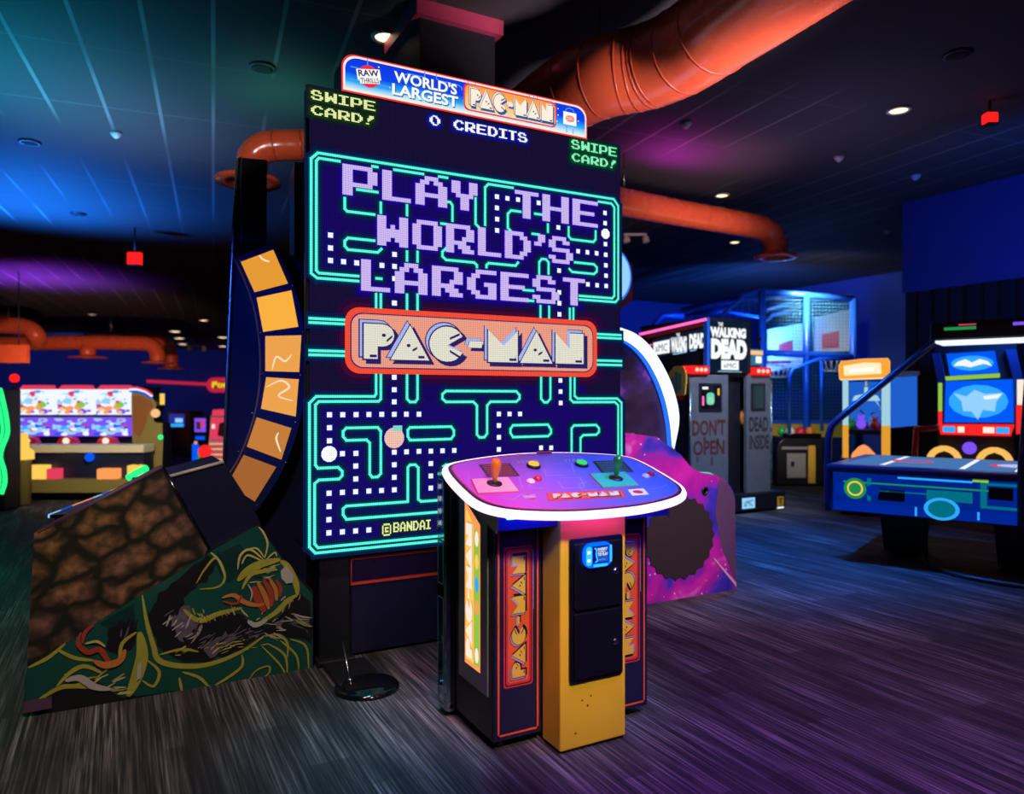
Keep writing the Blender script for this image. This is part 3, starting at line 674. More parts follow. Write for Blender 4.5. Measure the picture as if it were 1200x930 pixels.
for f, a in ((Z1, ((157, 517), (157, 590), (157, 662), (232, 669), (307, 676), (452, 690), (524, 627), (524, 696), (524, 766), (524, 906))),
             (Z2, ((206, 198), (266, 208), (327, 215), (445, 234), (206, 263), (207, 327), (207, 392), (558, 375), (825, 292), (826, 350), (828, 470), (829, 531), (830, 592), (831, 651), (832, 710), (671, 511), (724, 517), (777, 523), (562, 622), (727, 700), (780, 706), (563, 747), (563, 808), (564, 872))),
             (Z3, ((662, 32), (662, 570), (662, 660), (662, 748), (192, 842), (288, 842), (385, 841), (478, 840), (571, 839), (662, 839), (750, 838), (841, 838))),
             (Z4, ((536, 25), (536, 85), (541, 445), (542, 505), (543, 567), (206, 627), (264, 627), (321, 627), (206, 690), (206, 754), (206, 820), (436, 811), (491, 811))),
             (Z5, ((160, 108), (160, 187), (238, 265), (320, 263), (319, 340), (319, 418), (157, 504), (238, 499), (318, 495), (398, 491), (475, 488), (552, 484), (157, 584), (156, 664), (156, 744), (238, 738), (318, 732), (398, 726), (552, 256), (626, 254), (701, 251), (773, 250), (844, 248), (915, 246), (552, 332), (552, 408), (773, 325), (773, 400), (773, 473), (845, 468), (885, 468)))):
    for x, y in a: dot(f(x, y))
dot(Z2(828, 411), .032, 'led_white', 8); dot(Z5(158, 267), .040, 'led_white', 12)
# round fruit with a leaf
c = Z5(552, 170); dot(c, .054, 'led_peach', 14)
a = Z5(545, 95); b = Z5(600, 128); scr.rect(FS, a[0], b[1], b[0], a[1], 'led_leaf', .0040)
# words
LEM, BLU, MIN, VIO = ('led_lemon_halo_a', 'led_lemon_halo_b'), ('led_blue_halo_a', 'led_blue_halo_b'), ('led_mint_halo_a', 'led_mint_halo_b'), ('led_bloom_violet_a', 'led_bloom_violet_b', 'led_bloom_violet_c')
def words_(s, tl, br, mat, glow, pad, w=.006):
    pads = {'v': (.034, .020, .009), 'b': (.022, .010), 's': (.026, .011), 'd': (.010, .005)}[pad]
    pixel_text(scr, s, FS, tl[0], tl[1], br[0], br[1], mat, w, glow, .0009, pads)
def Zc(f, x0, y0, x1, y1): return (f(x0, y0), f(x1, y1))
words_('SWIPE', Z0(72, 195), Z0(298, 272), 'led_lemon', LEM, 's')
words_('CARD!', Z0(72, 250), Z0(293, 322), 'led_lemon', LEM, 's')
words_('0 CREDITS', Z0(489, 284), Z0(832, 383), 'led_white', BLU, 'b')
words_('SWIPE', Z0(987, 370), Z0(1146, 432), 'led_mint', MIN, 's')
words_('CARD!', Z0(988, 417), Z0(1143, 474), 'led_mint', MIN, 's')
words_('PLAY THE', Z1(225, 106), Z2(783, 378), 'led_lilac', VIO, 'v')
words_("WORLD'S", Z1(424, 400), Z2(640, 588), 'led_lilac', VIO, 'v')
words_('LARGEST', Z1(331, 654), Z2(709, 826), 'led_lilac', VIO, 'v')
t0, t1 = Z5(545, 682), Z5(890, 728)
words_('BANDAI NAMCO', t0, (t0[0]+(t1[0]-t0[0])*12/9.05, t0[1]-.050), 'led_lemon', LEM, 'd')
t0, t1 = Z5(478, 690), Z5(532, 758); words_('@', t0, t1, 'led_lemon', LEM, 'd')
# the logo box of the attract screen
a = Z3(303, 55); b = Z4(740, 432); u0, u1, v0, v1 = a[0], b[0], b[1]+.0, a[1]-.0
zt_, zb_ = Z3(350, 58)[1], Z3(350, 542)[1]
for (e, m_, w) in ((.05, 'led_red_halo_a', .00105), (.022, 'led_red_halo_b', .00115), (0, 'led_red', .0050), (-.027, 'led_navy', .0056), (-.033, 'led_salmon', .0060)):
    scr.poly([FS(x, z, w) for x, z in rrect(u0-e, zb_-e, u1+e, zt_+e, .075+e*.5)], m_)
MATS['led_ink'] = MATS['led_navy']
l0, l1 = Z3(432, 175), Z4(667, 360)
logo(scr, FS, Z3(432, 175)[0], Z3(432, 440)[1], Z4(667, 360)[0], Z3(432, 175)[1], 'led_cream', 'led_navy', 'led_sky', w=.0066, ink='led_navy', dw=.0008)
scr.build('led_screen', cab, norm=False)
# marquee: rounded lit sign on top
ma, mb_ = onY(400, 85, 3.60)[0], onY(688, 144, 3.60)[0]; m0, m1 = 2.868, 3.062
outl = [(ma, m0), (mb_, m0)] + arc((mb_-.07, m1-.07), .07, 0, 90, 6) + arc((ma+.07, m1-.07), .07, 90, 180, 6)
mb = MB(); mb.prism([(x, 3.60, z) for x, z in outl], (0, .14, 0), 'black', 'lit_red'); mq = mb.build('marquee', cab)
FM = lambda u, v, w=0.: (u, 3.598-w, v)
def inset(pts, e, c): return [(c[0]+(x-c[0])*(1-e/abs(c[0]-ma)), max(m0, c[1]+(z-c[1])*(1-e/abs(m1-m0)*2))) for x, z in pts]
cm = ((ma+mb_)/2, (m0+m1)/2)
mb = MB()
mb.poly([FM(x, z, .001) for x, z in inset(outl, .008, cm)], 'lit_cream')
mb.poly([FM(x, z, .002) for x, z in inset(outl, .018, cm)], 'marquee_art')
W_ = mb_-ma; H_ = m1-m0
def MU(u): return ma+W_*u
def MV(v): return m0+H_*v
def mline(pts, r=.0028, m_='lit_skyline', w=.004):
    for (a, b), (c_, d) in zip(pts[:-1], pts[1:]):
        L_ = math.hypot(c_-a, d-b); ux, uz = (c_-a)/L_*r, (d-b)/L_*r
        mb.poly([FM(a-uz, b+ux, w), FM(a+uz, b-ux, w), FM(c_+uz, d-ux, w), FM(c_-uz, d+ux, w)], m_)
for pts in (((.30, .97), (.30, .80), (.24, .80), (.22, .74), (.22, .66), (.24, .62)), ((.345, .95), (.345, .82), (.36, .79), (.43, .79), (.445, .74), (.445, .66)), ((.50, .95), (.50, .84)), ((.47, .95), (.47, .83)), ((.09, .96), (.09, .72), (.075, .66), (.03, .66)),
            ((.73, .97), (.73, .87)), ((.75, .97), (.75, .87)), ((.765, .97), (.765, .87)), ((.90, .30), (.90, .08)), ((.93, .22), (.93, .06)), ((.895, .72), (.90, .80), (.915, .83), (.93, .80), (.935, .72)), ((.19, .34), (.03, .34))):
    mline([(MU(a), MV(b)) for a, b in pts])
for (a, b) in ((.13, .80), (.48, .72), (.17, .33), (.84, .90), (.86, .74), (.86, .55), (.855, .36), (.52, .9), (.66, .92), (.955, .5)):
    mb.poly([FM(MU(a)+.004*math.cos(i*1.047), MV(b)+.004*math.sin(i*1.047), .004) for i in range(6)], 'lit_white')
# two-line heading, heavy rounded letters with a blue drop shade
for (dx, dz, m_, w) in ((.005, -.006, 'lit_shadow_blue', .0045), (0, 0, 'lit_white', .0055)):
    mb.text("WORLD'S", FM, MU(.185)+dx, MV(.50)+dz, MU(.425)+dx, MV(.80)+dz, m_, w, .028)
    mb.text('LARGEST', FM, MU(.178)+dx, MV(.16)+dz, MU(.43)+dx, MV(.46)+dz, m_, w, .028)
# round red maker's badge with white lettering across
c_ = (MU(.095), MV(.50)); rr = .056
mb.poly([FM(c_[0]+rr*math.cos(i*.2618), c_[1]+rr*math.sin(i*.2618), .0045) for i in range(24)], 'lit_red')
FR = lambda u, v, w=0.: FM(c_[0]+u*.98-v*.17, c_[1]+u*.17+v*.98, w)
mb.rect(FR, -.062, -.018, .062, .036, 'lit_white', .005); mb.rect(FR, -.052, -.036, .052, -.014, 'lit_white', .005)
mb.text('RAW', FR, -.054, .0, .054, .032, 'lit_navy', .0056, .03); mb.text('THRILLS', FR, -.048, -.033, .048, -.008, 'lit_navy', .0056, .02)
# orange logo box
for (e, m_, w) in ((0, 'lit_red', .005), (.008, 'marquee_logo', .0056)):
    mb.poly([FM(x, z, w) for x, z in rrect(MU(.452)+e, MV(.14)+e, MU(.852)-e, MV(.90)-e, .03)], m_)
MATS['lit_ink'] = MATS['lit_navy']
logo(mb, FM, MU(.478), MV(.27), MU(.835), MV(.77), 'lit_cream', 'lit_shadow_blue', 'lit_cream', w=.006, ink='lit_navy', dw=.0008)
mb.rect(FM, MU(.884), MV(.32), MU(.945), MV(.70), 'lit_white', .005)
c_ = (MU(.915), MV(.51))
mb.poly([FM(c_[0]+.032*math.cos(i*.349), c_[1]+.020*math.sin(i*.349), .0056) for i in range(18)], 'lit_orange')
mb.poly([FM(x, z, .006) for x, z in rrect(c_[0]-.026, c_[1]-.013, c_[0]+.030, c_[1]+.011, .009)], 'lit_red')
mb.text('BANDAI', FM, c_[0]-.024, c_[1]+.0005, c_[0]+.026, c_[1]+.009, 'lit_white', .0064, .02); mb.text('NAMCO', FM, c_[0]-.024, c_[1]-.010, c_[0]+.026, c_[1]-.002, 'lit_white', .0064, .02)
mb.build('printed_face', mq, norm=False)
# lower box with red framed strip, posts behind
bl = onY(407, 700, 3.75)[0]; br_ = 3.5-bl
mb = MB(); mb.prism([(bl, 3.75, .012), (br_, 3.75, .012), (br_, 3.75, .585), (bl, 3.75, .585)], (0, .62, 0), 'navy'); lb = mb.build('lower_box', cab, bevel=.006)
mb = MB(); mb.box((bl+.02, 3.80, 0), (br_-.02, 4.33, .03), 'black'); mb.build('plinth', cab)
s0 = onY(409, 686, 3.745)[2]; s1 = onY(408, 653, 3.745)[2]
FB = lambda u, v, w=0.: (u, 3.748-w, v)
mb = MB()
mb.prism([FB(bl+.005, s0, 0), FB(br_-.005, s0, 0), FB(br_-.005, s1, 0), FB(bl+.005, s1, 0)], (0, -.004, 0), 'orange_red'); mb.build('red_frame', lb)
mb = MB(); mb.rect(FB, bl+.022, s0+.016, br_-.022, s1-.016, 'deck_navy', .0052); mb.build('dark_strip', lb)
for x in (.885, 2.455):
    mb = MB(); mb.box((x, 3.70, 0), (x+.16, 4.0, .585), 'black'); mb.box((x-.015, 3.66, 0), (x+.175, 4.04, .03), 'black'); mb.build('support_post', cab, bevel=.008)
mb = MB(); mb.box((.84, 3.64, .570), (2.66, 4.05, .584), 'black_gloss'); mb.build('screen_sill', cab)
# oval floor plate with a leaning rod in front of the left post
bx, by, _ = onZ(430, 806, 0)
st = thing('floor_stand', 'black oval floor plate with a thin leaning rod before the giant cabinet', 'stand', (bx, by, 0))
mb = MB(); mb.lathe([(.150, 0), (.150, .012), (.135, .022), (.118, .022), (.110, .028), (.02, .030)], (bx, by, 0), (0, 0, 1), 'black_gloss', 36); mb.build('base_plate', st)
mb = MB(); mb.box((bx-.12, by+.04, 0), (bx+.09, by+.34, .026), 'black'); mb.build('tongue', st, bevel=.006)
mb = MB(); q0 = P(410, 803, 3.42); q1 = P(402, 752, 3.55); mb.tube([(q0[0], q0[1], .02), q1], .006, 'steel', 8); mb.build('rod', st)
mb = MB(); mb.lathe([(.012, 0), (.012, .012), (.004, .016)], (q0[0], q0[1], .022), (0, 0, 1), 'steel', 10); mb.build('rod_foot', st)
def stroke(mb, F, pts, h, mat, w=.004, taper=False):
    pts = spline(pts, 5); k = len(pts); L, R = [], []
    for i, p in enumerate(pts):
        a = pts[max(0, i-1)]; b = pts[min(k-1, i+1)]; d = math.hypot(b[0]-a[0], b[1]-a[1]) or 1
        hh = h*(math.sin(math.pi*(i+.6)/(k+.2))**.6 if taper else 1)
        nx, ny = -(b[1]-a[1])/d*hh, (b[0]-a[0])/d*hh
        L.append(F(p[0]+nx, p[1]+ny, w)); R.append(F(p[0]-nx, p[1]-ny, w))
    for i in range(k-1): mb.poly([L[i], L[i+1], R[i+1], R[i]], mat)
# ================================================================== the play console
con = thing('control_console', 'standing two-player control console with glowing rimmed deck and yellow coin column', 'arcade console', (1.60, 2.62, 0))
XL, XRR, YP, YBK = 1.25, 1.985, 2.49, 2.83
def zdeck(y): return .96+.3*(y-2.3)
prof = [(YP, .035), (YBK, .035), (YBK, zdeck(YBK)-.05), (YP, zdeck(YP)-.05)]
mb = MB(); mb.prism([(XL, y, z) for y, z in prof], (XRR-XL, 0, 0), 'black'); body = mb.build('body', con, bevel=.006)
mb = MB()
for x in (XL+.05, XRR-.05):
    for y in (YP+.05, YBK-.05): mb.lathe([(.02, 0), (.02, .008), (.008, .012), (.008, .04)], (x, y, 0), (0, 0, 1), 'steel', 12)
mb.build('leveling_feet', con)
# wider glossy back panel with line art on its edge
mb = MB(); mb.box((1.205, YBK+.004, .02), (2.03, YBK+.115, 1.05), 'smoked_mirror'); bp = mb.build('back_panel', con, bevel=.02)
mb = MB()
FX = lambda u, v, w=0.: (1.203-w, u, v)
for (a, b) in ((.05, .50), (.56, .74), (.80, 1.0)):
    for y in (YBK+.028, YBK+.085): mb.rect(FX, y-.003, a, y+.003, b, 'teal_line', .0006)
    for z in (a, b): mb.rect(FX, YBK+.028, z-.003, YBK+.085, z+.003, 'teal_line', .0006)
mb.build('line_art', bp)
# left light panel: backlit, on the side
FXs = lambda u, v, w=0.: (XL-.001-w, u, v)      # u = Y
def SXs(px, py): q = onX(px, py, XL); return (q[1], q[2])
pan = [SXs(*p) for p in ((544.5, 612), (566.5, 652), (566.5, 832), (544, 796))]
y0, y1 = YP+.03, YBK-.045
mb = MB(); mb.prism([FXs(y0, .20), FXs(y1, .20), FXs(y1, 1.02), FXs(y0, .90)], (-.006, 0, 0), 'gunmetal'); sp = mb.build('side_light_panel', con)
mb = MB()
a0, a1 = y0+.06, y1-.06
mb.poly([FXs(a0, .27, .0066), FXs(a1, .27, .0066), FXs(a1, .93, .0066), FXs(a0, .85, .0066)], 'lit_orange')
mb.poly([FXs(a0+.06, .29, .0072), FXs(a1-.012, .29, .0072), FXs(a1-.012, .905, .0072), FXs(a0+.06, .84, .0072)], 'lit_yellow')
FV = lambda u, v, w=0.: FXs(a0+.066+v, .31+u, .0074+w)   # reading upward along the panel
mb.poly([FXs(a0+.006, .29, .0072), FXs(a0+.056, .29, .0072), FXs(a0+.056, .838, .0072), FXs(a0+.006, .80, .0072)], 'screen_lime')
logo(mb, FV, 0., .006, .53, .060, 'lit_cream', 'lit_orange', 'lit_cream', w=0, ink='lit_cream', dw=.0003, marks=False)
for i, (z, m_) in enumerate(((.33, 'lit_cream'), (.43, 'screen_lime'), (.52, 'lit_orange'), (.61, 'screen_cyan'), (.70, 'lit_yellow'), (.79, 'lit_cream'))):
    mb.poly([FXs(a0+.03+.018*math.cos(k*.7854), z+.032*math.sin(k*.7854), .0078) for k in range(8)], m_)
mb.build('backlit_print', sp, norm=False)
# teal-lit flank behind the panel top is the plain body; front art panels
def art_panel(x0, x1, up):
    mb = MB(); mb.box((x0, YP-.012, .04), (x1, YP-.001, zdeck(YP)-.058), 'navy'); p = mb.build('art_panel', con)
    F = lambda u, v, w=0.: (u, YP-.0125-w, v)
    m = MB(); zt_ = zdeck(YP)-.085
    for (a, b, c, d) in ((x0+.012, .055, x0+.020, zt_), (x1-.020, .055, x1-.012, zt_), (x0+.012, .055, x1-.012, .063), (x0+.012, zt_-.008, x1-.012, zt_)): m.rect(F, a, b, c, d, 'orange_red', .0008)
    xa, xb = x0+.048, x1-.048; za, zb_ = .245, .765
    for (e, mm, w) in ((.010, 'red_art', .0008), (.004, 'ink', .0012), (.0, 'red_art', .0015), (-.008, 'orange_red', .0019)):
        m.poly([F(x, z, w) for x, z in rrect(xa-e, za-e, xb+e, zb_+e, .012)], mm)
    if up: G = lambda u, v, w=0.: F(xb-.018-v, za+.025+u, w)
    else: G = lambda u, v, w=0.: F(xa+.018+v, zb_-.025-u, w)
    logo(m, G, 0, .006, zb_-za-.05, xb-xa-.042, 'yellow_art', 'ink', 'lilac_art', w=.0022, ink='ink', dw=.0003)
    m.rect(F, x1-.036, za+.28, x1-.034, zb_-.01, 'lilac_art', .0009)
    m.build('logo_print', p, norm=False)
art_panel(XL+.004, 1.458, True); art_panel(1.772, XRR-.004, False)
# yellow coin column
xc0, xc1, yc = 1.462, 1.766, 2.342
mb = MB(); mb.box((xc0, yc, .012), (xc1, YP-.013, zdeck(yc)-.055), 'yellow_paint'); col = mb.build('coin_column', con, bevel=.006)
mb = MB()
for (u, v) in ((1.56, .19), (1.585, .165), (1.60, .20), (1.53, .07)): mb.poly([(u+.004*math.cos(i*1.047), yc-.0006, v+.004*math.sin(i*1.047)) for i in range(6)], 'ink')
mb.build('scuff_marks', col)
FC = lambda u, v, w=0.: (u, yc-w, v)
def SC_(px, py): q = onY(px, py, yc); return (q[0], q[2])
da, db = SC_(652, 636), SC_(728, 800)
dx0, dx1, dz0, dz1 = xc0+.036, xc1-.020, .262, .812
mb = MB(); mb.prism([FC(x, z) for x, z in rrect(dx0, dz0, dx1, dz1, .014)], (0, -.010, 0), 'door_black'); cd = mb.build('coin_door', con, bevel=.003)
zm = .535
for nm, a, b in (('upper_door', zm+.006, dz1-.018), ('lower_door', dz0+.018, zm-.006)):
    mb = MB(); mb.prism([FC(x, z, .0105) for x, z in rrect(dx0+.016, a, dx1-.014, b, .008)], (0, -.012, 0), 'door_black'); d = mb.build(nm, cd, bevel=.004)
for z in (.675, .40):
    mb = MB(); cx = dx1-.047
    mb.lathe([(.013, 0), (.013, .006), (.010, .010), (.004, .011)], (cx, yc-.022, z), (0, -1, 0), 'chrome', 18); mb.box((cx-.0015, yc-.0345, z-.006), (cx+.0015, yc-.0325, z+.006), 'ink'); mb.build('lock', cd)
# card reader, blue and glowing
cx, cz = 1.612, .748
mb = MB(); ol = rrect(cx-.068, cz-.047, cx+.062, cz+.047, .034, 6)
mb.prism([FC(x, z, .0225) for x, z in ol], (0, -.020, 0), 'reader_blue', 'reader_blue'); rd = mb.build('card_reader', cd, bevel=.006)
mb = MB()
mb.poly([FC(x, z, .044) for x, z in rrect(cx-.063, cz-.036, cx-.036, cz+.036, .012)], 'reader_cyan')
mb.poly([FC(x, z, .044) for x, z in rrect(cx-.030, cz-.043, cx+.036, cz-.033, .004)], 'reader_cyan')
mb.poly([FC(x, z, .044) for x, z in rrect(cx+.046, cz-.03, cx+.056, cz+.036, .004)], 'reader_cyan')
mb.rect(FC, cx-.034, cz-.030, cx+.042, cz+.036, 'reader_navy', .0444)
mb.rect(FC, cx-.014, cz-.025, cx+.038, cz+.031, 'reader_screen', .0450)
stroke(mb, FC, [(cx-.026, cz+.028), (cx-.017, cz+.024), (cx-.017, cz+.0), (cx-.012, cz-.018), (cx-.022, cz-.025)], .003, 'reader_cyan', .0452)
mb.text('INSERT', FC, cx-.010, cz+.019, cx+.034, cz+.028, 'sign_white', .0456, .02); mb.text('CARD', FC, cx-.010, cz+.011, cx+.024, cz+.017, 'lit_cream', .0456, .02)
mb.text('TO PLAY', FC, cx-.010, cz-.002, cx+.036, cz+.009, 'sign_white', .0456, .03); mb.text('tap here', FC, cx-.006, cz-.020, cx+.024, cz-.013, 'reader_cyan', .0456, .01)
for z in (cz+.014, cz-.016): mb.rect(FC, cx-.057, z-.006, cx-.043, z+.006, 'sign_white', .0446)
mb.build('reader_face', rd, norm=False)
# the deck
XC = 1.60
half = [(0, 2.222), (.13, 2.226), (.25, 2.244), (.36, 2.274), (.425, 2.310), (.462, 2.360), (.474, 2.430), (.474, 2.56), (.462, 2.65), (.435, 2.695), (.37, 2.725), (.25, 2.755), (.12, 2.775), (0, 2.78)]
ol = spline([(XC+x, y) for x, y in half] + [(XC-x, y) for x, y in half[-2:0:-1]], 5, True)
FD = lambda u, v, w=0.: (u, v-.2873*w, zdeck(v)+.9578*w)
def DK(X, Y):
    r = ray(520+X/4, 520+Y/4); t = (.96-.3*2.3-EYE)/(r[2]-.3*r[1]); return (r[0]*t, r[1]*t)
mb = MB(); mb.prism([FD(x, y, -.034) for x, y in ol], (0, -.2873*.033, .9578*.033), 'navy'); dk = mb.build('control_deck', con)
mb = MB(); mb.tube([FD(XC+(x-XC)*1.012, 2.5+(y-2.5)*1.018, -.017) for x, y in ol], .0165, 'deck_led', n=10, closed=True); mb.build('glowing_rim', dk)
mb = MB()
def shrink(k): return [(XC+(x-XC)*k, 2.5+(y-2.5)*k) for x, y in ol]
mb.poly([FD(x, y, .0004) for x, y in shrink(.995)], 'navy'); mb.poly([FD(x, y, .0009) for x, y in shrink(.975)], 'red_art'); mb.poly([FD(x, y, .0013) for x, y in shrink(.962)], 'deck_art')
def dpoly(pts, mat, w): mb.poly([FD(*DK(*p), w) for p in pts], mat)
for pts in (((360, 120), (470, 118), (480, 150), (560, 148)), ((380, 150), (350, 150), (370, 210), (470, 208)), ((520, 95), (600, 92), (610, 135)), ((540, 160), (640, 158), (660, 205), (560, 210), (535, 175)), ((120, 150), (110, 180), (128, 215)), ((930, 120), (990, 125), (1030, 170)), ((960, 215), (1020, 205), (1050, 190)), ((250, 255), (330, 262), (360, 240), (430, 238)), ((560, 60), (640, 57), (650, 75)), ((230, 75), (330, 66), (345, 82)), ((720, 215), (650, 218), (630, 190), (670, 180)), ((900, 90), (930, 110), (1000, 105))):
    P_ = [DK(*p) for p in pts]
    for a, b in zip(P_[:-1], P_[1:]):
        L_ = math.hypot(b[0]-a[0], b[1]-a[1]) or 1; nx, ny = -(b[1]-a[1])/L_*.0022, (b[0]-a[0])/L_*.0022
        mb.poly([FD(a[0]+nx, a[1]+ny, .0017), FD(a[0]-nx, a[1]-ny, .0017), FD(b[0]-nx, b[1]-ny, .0017), FD(b[0]+nx, b[1]+ny, .0017)], 'deck_line')
dpoly(((162, 98), (310, 92), (358, 152), (205, 157)), 'deck_navy', .002); dpoly(((695, 82), (838, 78), (892, 133), (740, 138)), 'ink', .002)
for i in range(6):
    t = (i+.7)/6.6
    for q, m_ in ((((162, 98), (310, 92), (358, 152), (205, 157)), 'red_art'), (((695, 82), (838, 78), (892, 133), (740, 138)), 'teal_line')):
        a, b = lerp(q[0], q[3], t), lerp(q[1], q[2], t); a, b = lerp(a, b, .08), lerp(a, b, .92)
        dpoly((a, b, (b[0]+2, b[1]+3), (a[0]+2, a[1]+3)), m_, .0024)
for q in (((340, 82), (345, 94), (452, 88), (446, 77)), ((560, 75), (565, 87), (665, 80), (658, 70))):
    A, B, C_, D_ = [DK(*p) for p in (q[1], q[2], q[3], q[0])]
    G = lambda u, v, w=0., A=A, B=B, D_=D_: FD(A[0]+(B[0]-A[0])*u+(D_[0]-A[0])*v, A[1]+(B[1]-A[1])*u+(D_[1]-A[1])*v, .002+w)
    mb.text('START', G, 0, 0, 1, 1, 'lilac_art', 0, .03)
# deck logo and decals
A, B, D_ = DK(500, 264), DK(842, 248), DK(492, 234)
G = lambda u, v, w=0.: FD(A[0]+(B[0]-A[0])*u+(D_[0]-A[0])*v, A[1]+(B[1]-A[1])*u+(D_[1]-A[1])*v, .0018+w)
mb.poly([G(-.03, -.12), G(1.03, -.12), G(1.03, 1.12), G(-.03, 1.12)], 'red_art'); mb.poly([G(-.01, -.02, .0004), G(1.01, -.02, .0004), G(1.01, 1.02, .0004), G(-.01, 1.02, .0004)], 'orange_red')
logo(mb, G, .04, .14, .96, .86, 'cream', 'ink', 'lilac_art', w=.0006, dw=.0003)
dpoly(((862, 216), (936, 210), (962, 238), (884, 245)), 'white_plastic', .002)
c_ = DK(910, 227); mb.poly([FD(c_[0]+.024*math.cos(i*.4488), c_[1]+.016*math.sin(i*.4488), .0024) for i in range(14)], 'red_art')
c_ = DK(402, 250); mb.poly([FD(c_[0]+.022*math.cos(i*.4488), c_[1]+.022*math.sin(i*.4488), .0018) for i in range(14)], 'red_art'); mb.rect(lambda u, v, w=0.: FD(c_[0]+u, c_[1]+v, w), -.026, -.010, .026, .012, 'lilac_art', .0022)
mb.build('deck_print', dk, norm=False)
# latch at the rear edge
c_ = DK(470, 44); mb = MB(); mb.lbox(lambda a, b, c: FD(c_[0]+a, c_[1]+b, c), (-.035, -.008, 0), (.035, .006, .008), 'pink_trim'); mb.build('latch', dk)
def joystick(q, plate, stick, base, label):
    P_ = [DK(*p) for p in q]; cc = (sum(p[0] for p in P_)/4, sum(p[1] for p in P_)/4)
    m = MB()
    m.prism([FD(cc[0]+(p[0]-cc[0])*1.05, cc[1]+(p[1]-cc[1])*1.05, .0016) for p in P_], (0, -.2873*.001, .9578*.001), 'red_art')
    m.prism([FD(*p, .0026) for p in P_], (0, -.2873*.003, .9578*.003), plate); j = m.build('joystick', con)
    j['label'] = label
    b = DK(*base); c0 = FD(*b, .006); ax = (0, -.2873, .9578)
    m = MB(); m.lathe([(.030, 0), (.029, .004), (.012, .006), (.010, .006)], c0, ax, 'black', 24); m.build('dust_washer', j)
    m = MB(); m.lathe([(.007, .0), (.008, .018), (.0095, .020), (.013, .035), (.018, .058), (.0205, .074), (.020, .084), (.015, .094), (.008, .099), (.001, .1005)], c0, (0, -.2, 1), stick, 24); m.build('bat_handle', j)
joystick(((130, 170), (300, 160), (350, 225), (160, 235)), 'plate_pink', 'joy_yellow', (236, 193), 'pink plate joystick with a yellow bat handle')
joystick(((685, 145), (850, 135), (915, 200), (745, 208)), 'plate_green', 'joy_green', (806, 168), 'green plate joystick with a green bat handle')
def button(p, r, ring, cap, label, hgt=.012):
    b = DK(*p); c0 = FD(*b, .0014); ax = (0, -.2873, .9578)
    m = MB(); m.lathe([(r, 0), (r, hgt*.4), (r*.92, hgt*.62), (r*.80, hgt*.66), (r*.78, hgt*.5)], c0, ax, ring, 28); o = m.build('push_button', con); o['label'] = label
    m = MB(); m.lathe([(r*.77, hgt*.45), (r*.77, hgt*.85), (r*.66, hgt*1.05), (r*.2, hgt*1.12)], c0, ax, cap, 28); m.build('button_cap', o)
button((420, 108), .030, 'black', 'start_yellow', 'lit yellow start button', .018); button((645, 101), .030, 'black', 'start_green', 'lit green start button', .018)
button((407, 181), .0175, 'white_plastic', 'white_plastic', 'white action button of the yellow stick'); button((440, 167), .0175, 'btn_red', 'btn_red', 'red action button of the yellow stick')
button((946, 156), .0175, 'white_plastic', 'white_plastic', 'white action button of the green stick'); button((971, 146), .0175, 'btn_red', 'btn_red', 'red action button of the green stick')
# fascia under the deck
mb = MB(); ys = [(2.352, -.046), (2.72, -.046), (2.72, -.112), (2.366, -.118)]
mb.prism([(1.205, y, zdeck(y)+w) for y, w in ys], (.79, 0, 0), 'navy_frame'); fa = mb.build('deck_fascia', con)
for x in (1.199, 1.996):
    m = MB(); m.prism([(x, y, zdeck(y)+w) for y, w in ((2.342, -.040), (2.72, -.040), (2.72, -.115), (2.358, -.121))], (.006, 0, 0), 'bronze'); m.build('end_plate', fa)
m = MB(); m.tube([(1.47, 2.268, zdeck(2.268)-.046), (1.76, 2.268, zdeck(2.268)-.046)], .005, 'under_led', 8); m.build('pink_light_strip', fa)
for a, b in ((1.22, 1.44), (1.79, 1.97)):
    m = MB(); m.tube([(a, 2.312, zdeck(2.312)-.047), (b, 2.312, zdeck(2.312)-.047)], .005, 'under_led_blue', 8); m.build('blue_light_strip', fa)

# ================================================================== left: low game with the painted side
YA = 3.69
lm = thing('ride_machine', 'low game machine whose slanted side is painted with brown rocks and a green swirl design', 'arcade machine', (.25, 4.0, 0))
def SA(px, py): q = onY(px, py, YA); return (q[0], q[2])
A3 = lambda x, y: SA(x/3, 540+y/3)
FA = lambda u, v, w=0.: (u, YA-w, v)
out = [SA(*p) for p in ((27, 834), (37, 728), (45, 624), (190, 547), (204, 574), (245, 644), (304, 616), (334, 657), (367, 692), (367, 783))]
out = [(x, max(z, .015)) for x, z in out]
mb = MB(); mb.prism([FA(x, z) for x, z in out], (0, .035, 0), 'black'); pn = mb.build('side_panel', lm)
mb = MB(); mb.prism([(x+(.25-x)*.03, YA+.036, .02+(z-.02)*.94) for x, z in out], (0, .62, 0), 'black'); mb.build('body', lm)
mb = MB()
mb.poly([FA(*p, .001) for p in [A3(*q) for q in ((120, 252), (570, 32), (620, 128), (728, 308), (720, 330), (500, 466), (350, 560), (255, 626), (95, 720))]], 'rock_art')
mb.build('rock_print', pn)
mb = MB()
def ap(pts, mat, w): mb.poly([FA(*A3(*q), w) for q in pts], mat)
def as_(pts, h, mat, w, taper=True): stroke(mb, FA, [A3(*q) for q in pts], h, mat, w, taper)
ap(((96, 722), (256, 626), (351, 560), (501, 466), (721, 331), (742, 316), (906, 226), (1002, 356), (1098, 470), (1100, 738), (84, 884)), 'green_art', .0012)
ap(((760, 330), (840, 290), (880, 330), (850, 400), (800, 430), (770, 390)), 'green_art_deep', .0016); ap(((350, 570), (470, 500), (480, 620), (400, 600)), 'green_art_deep', .0016)
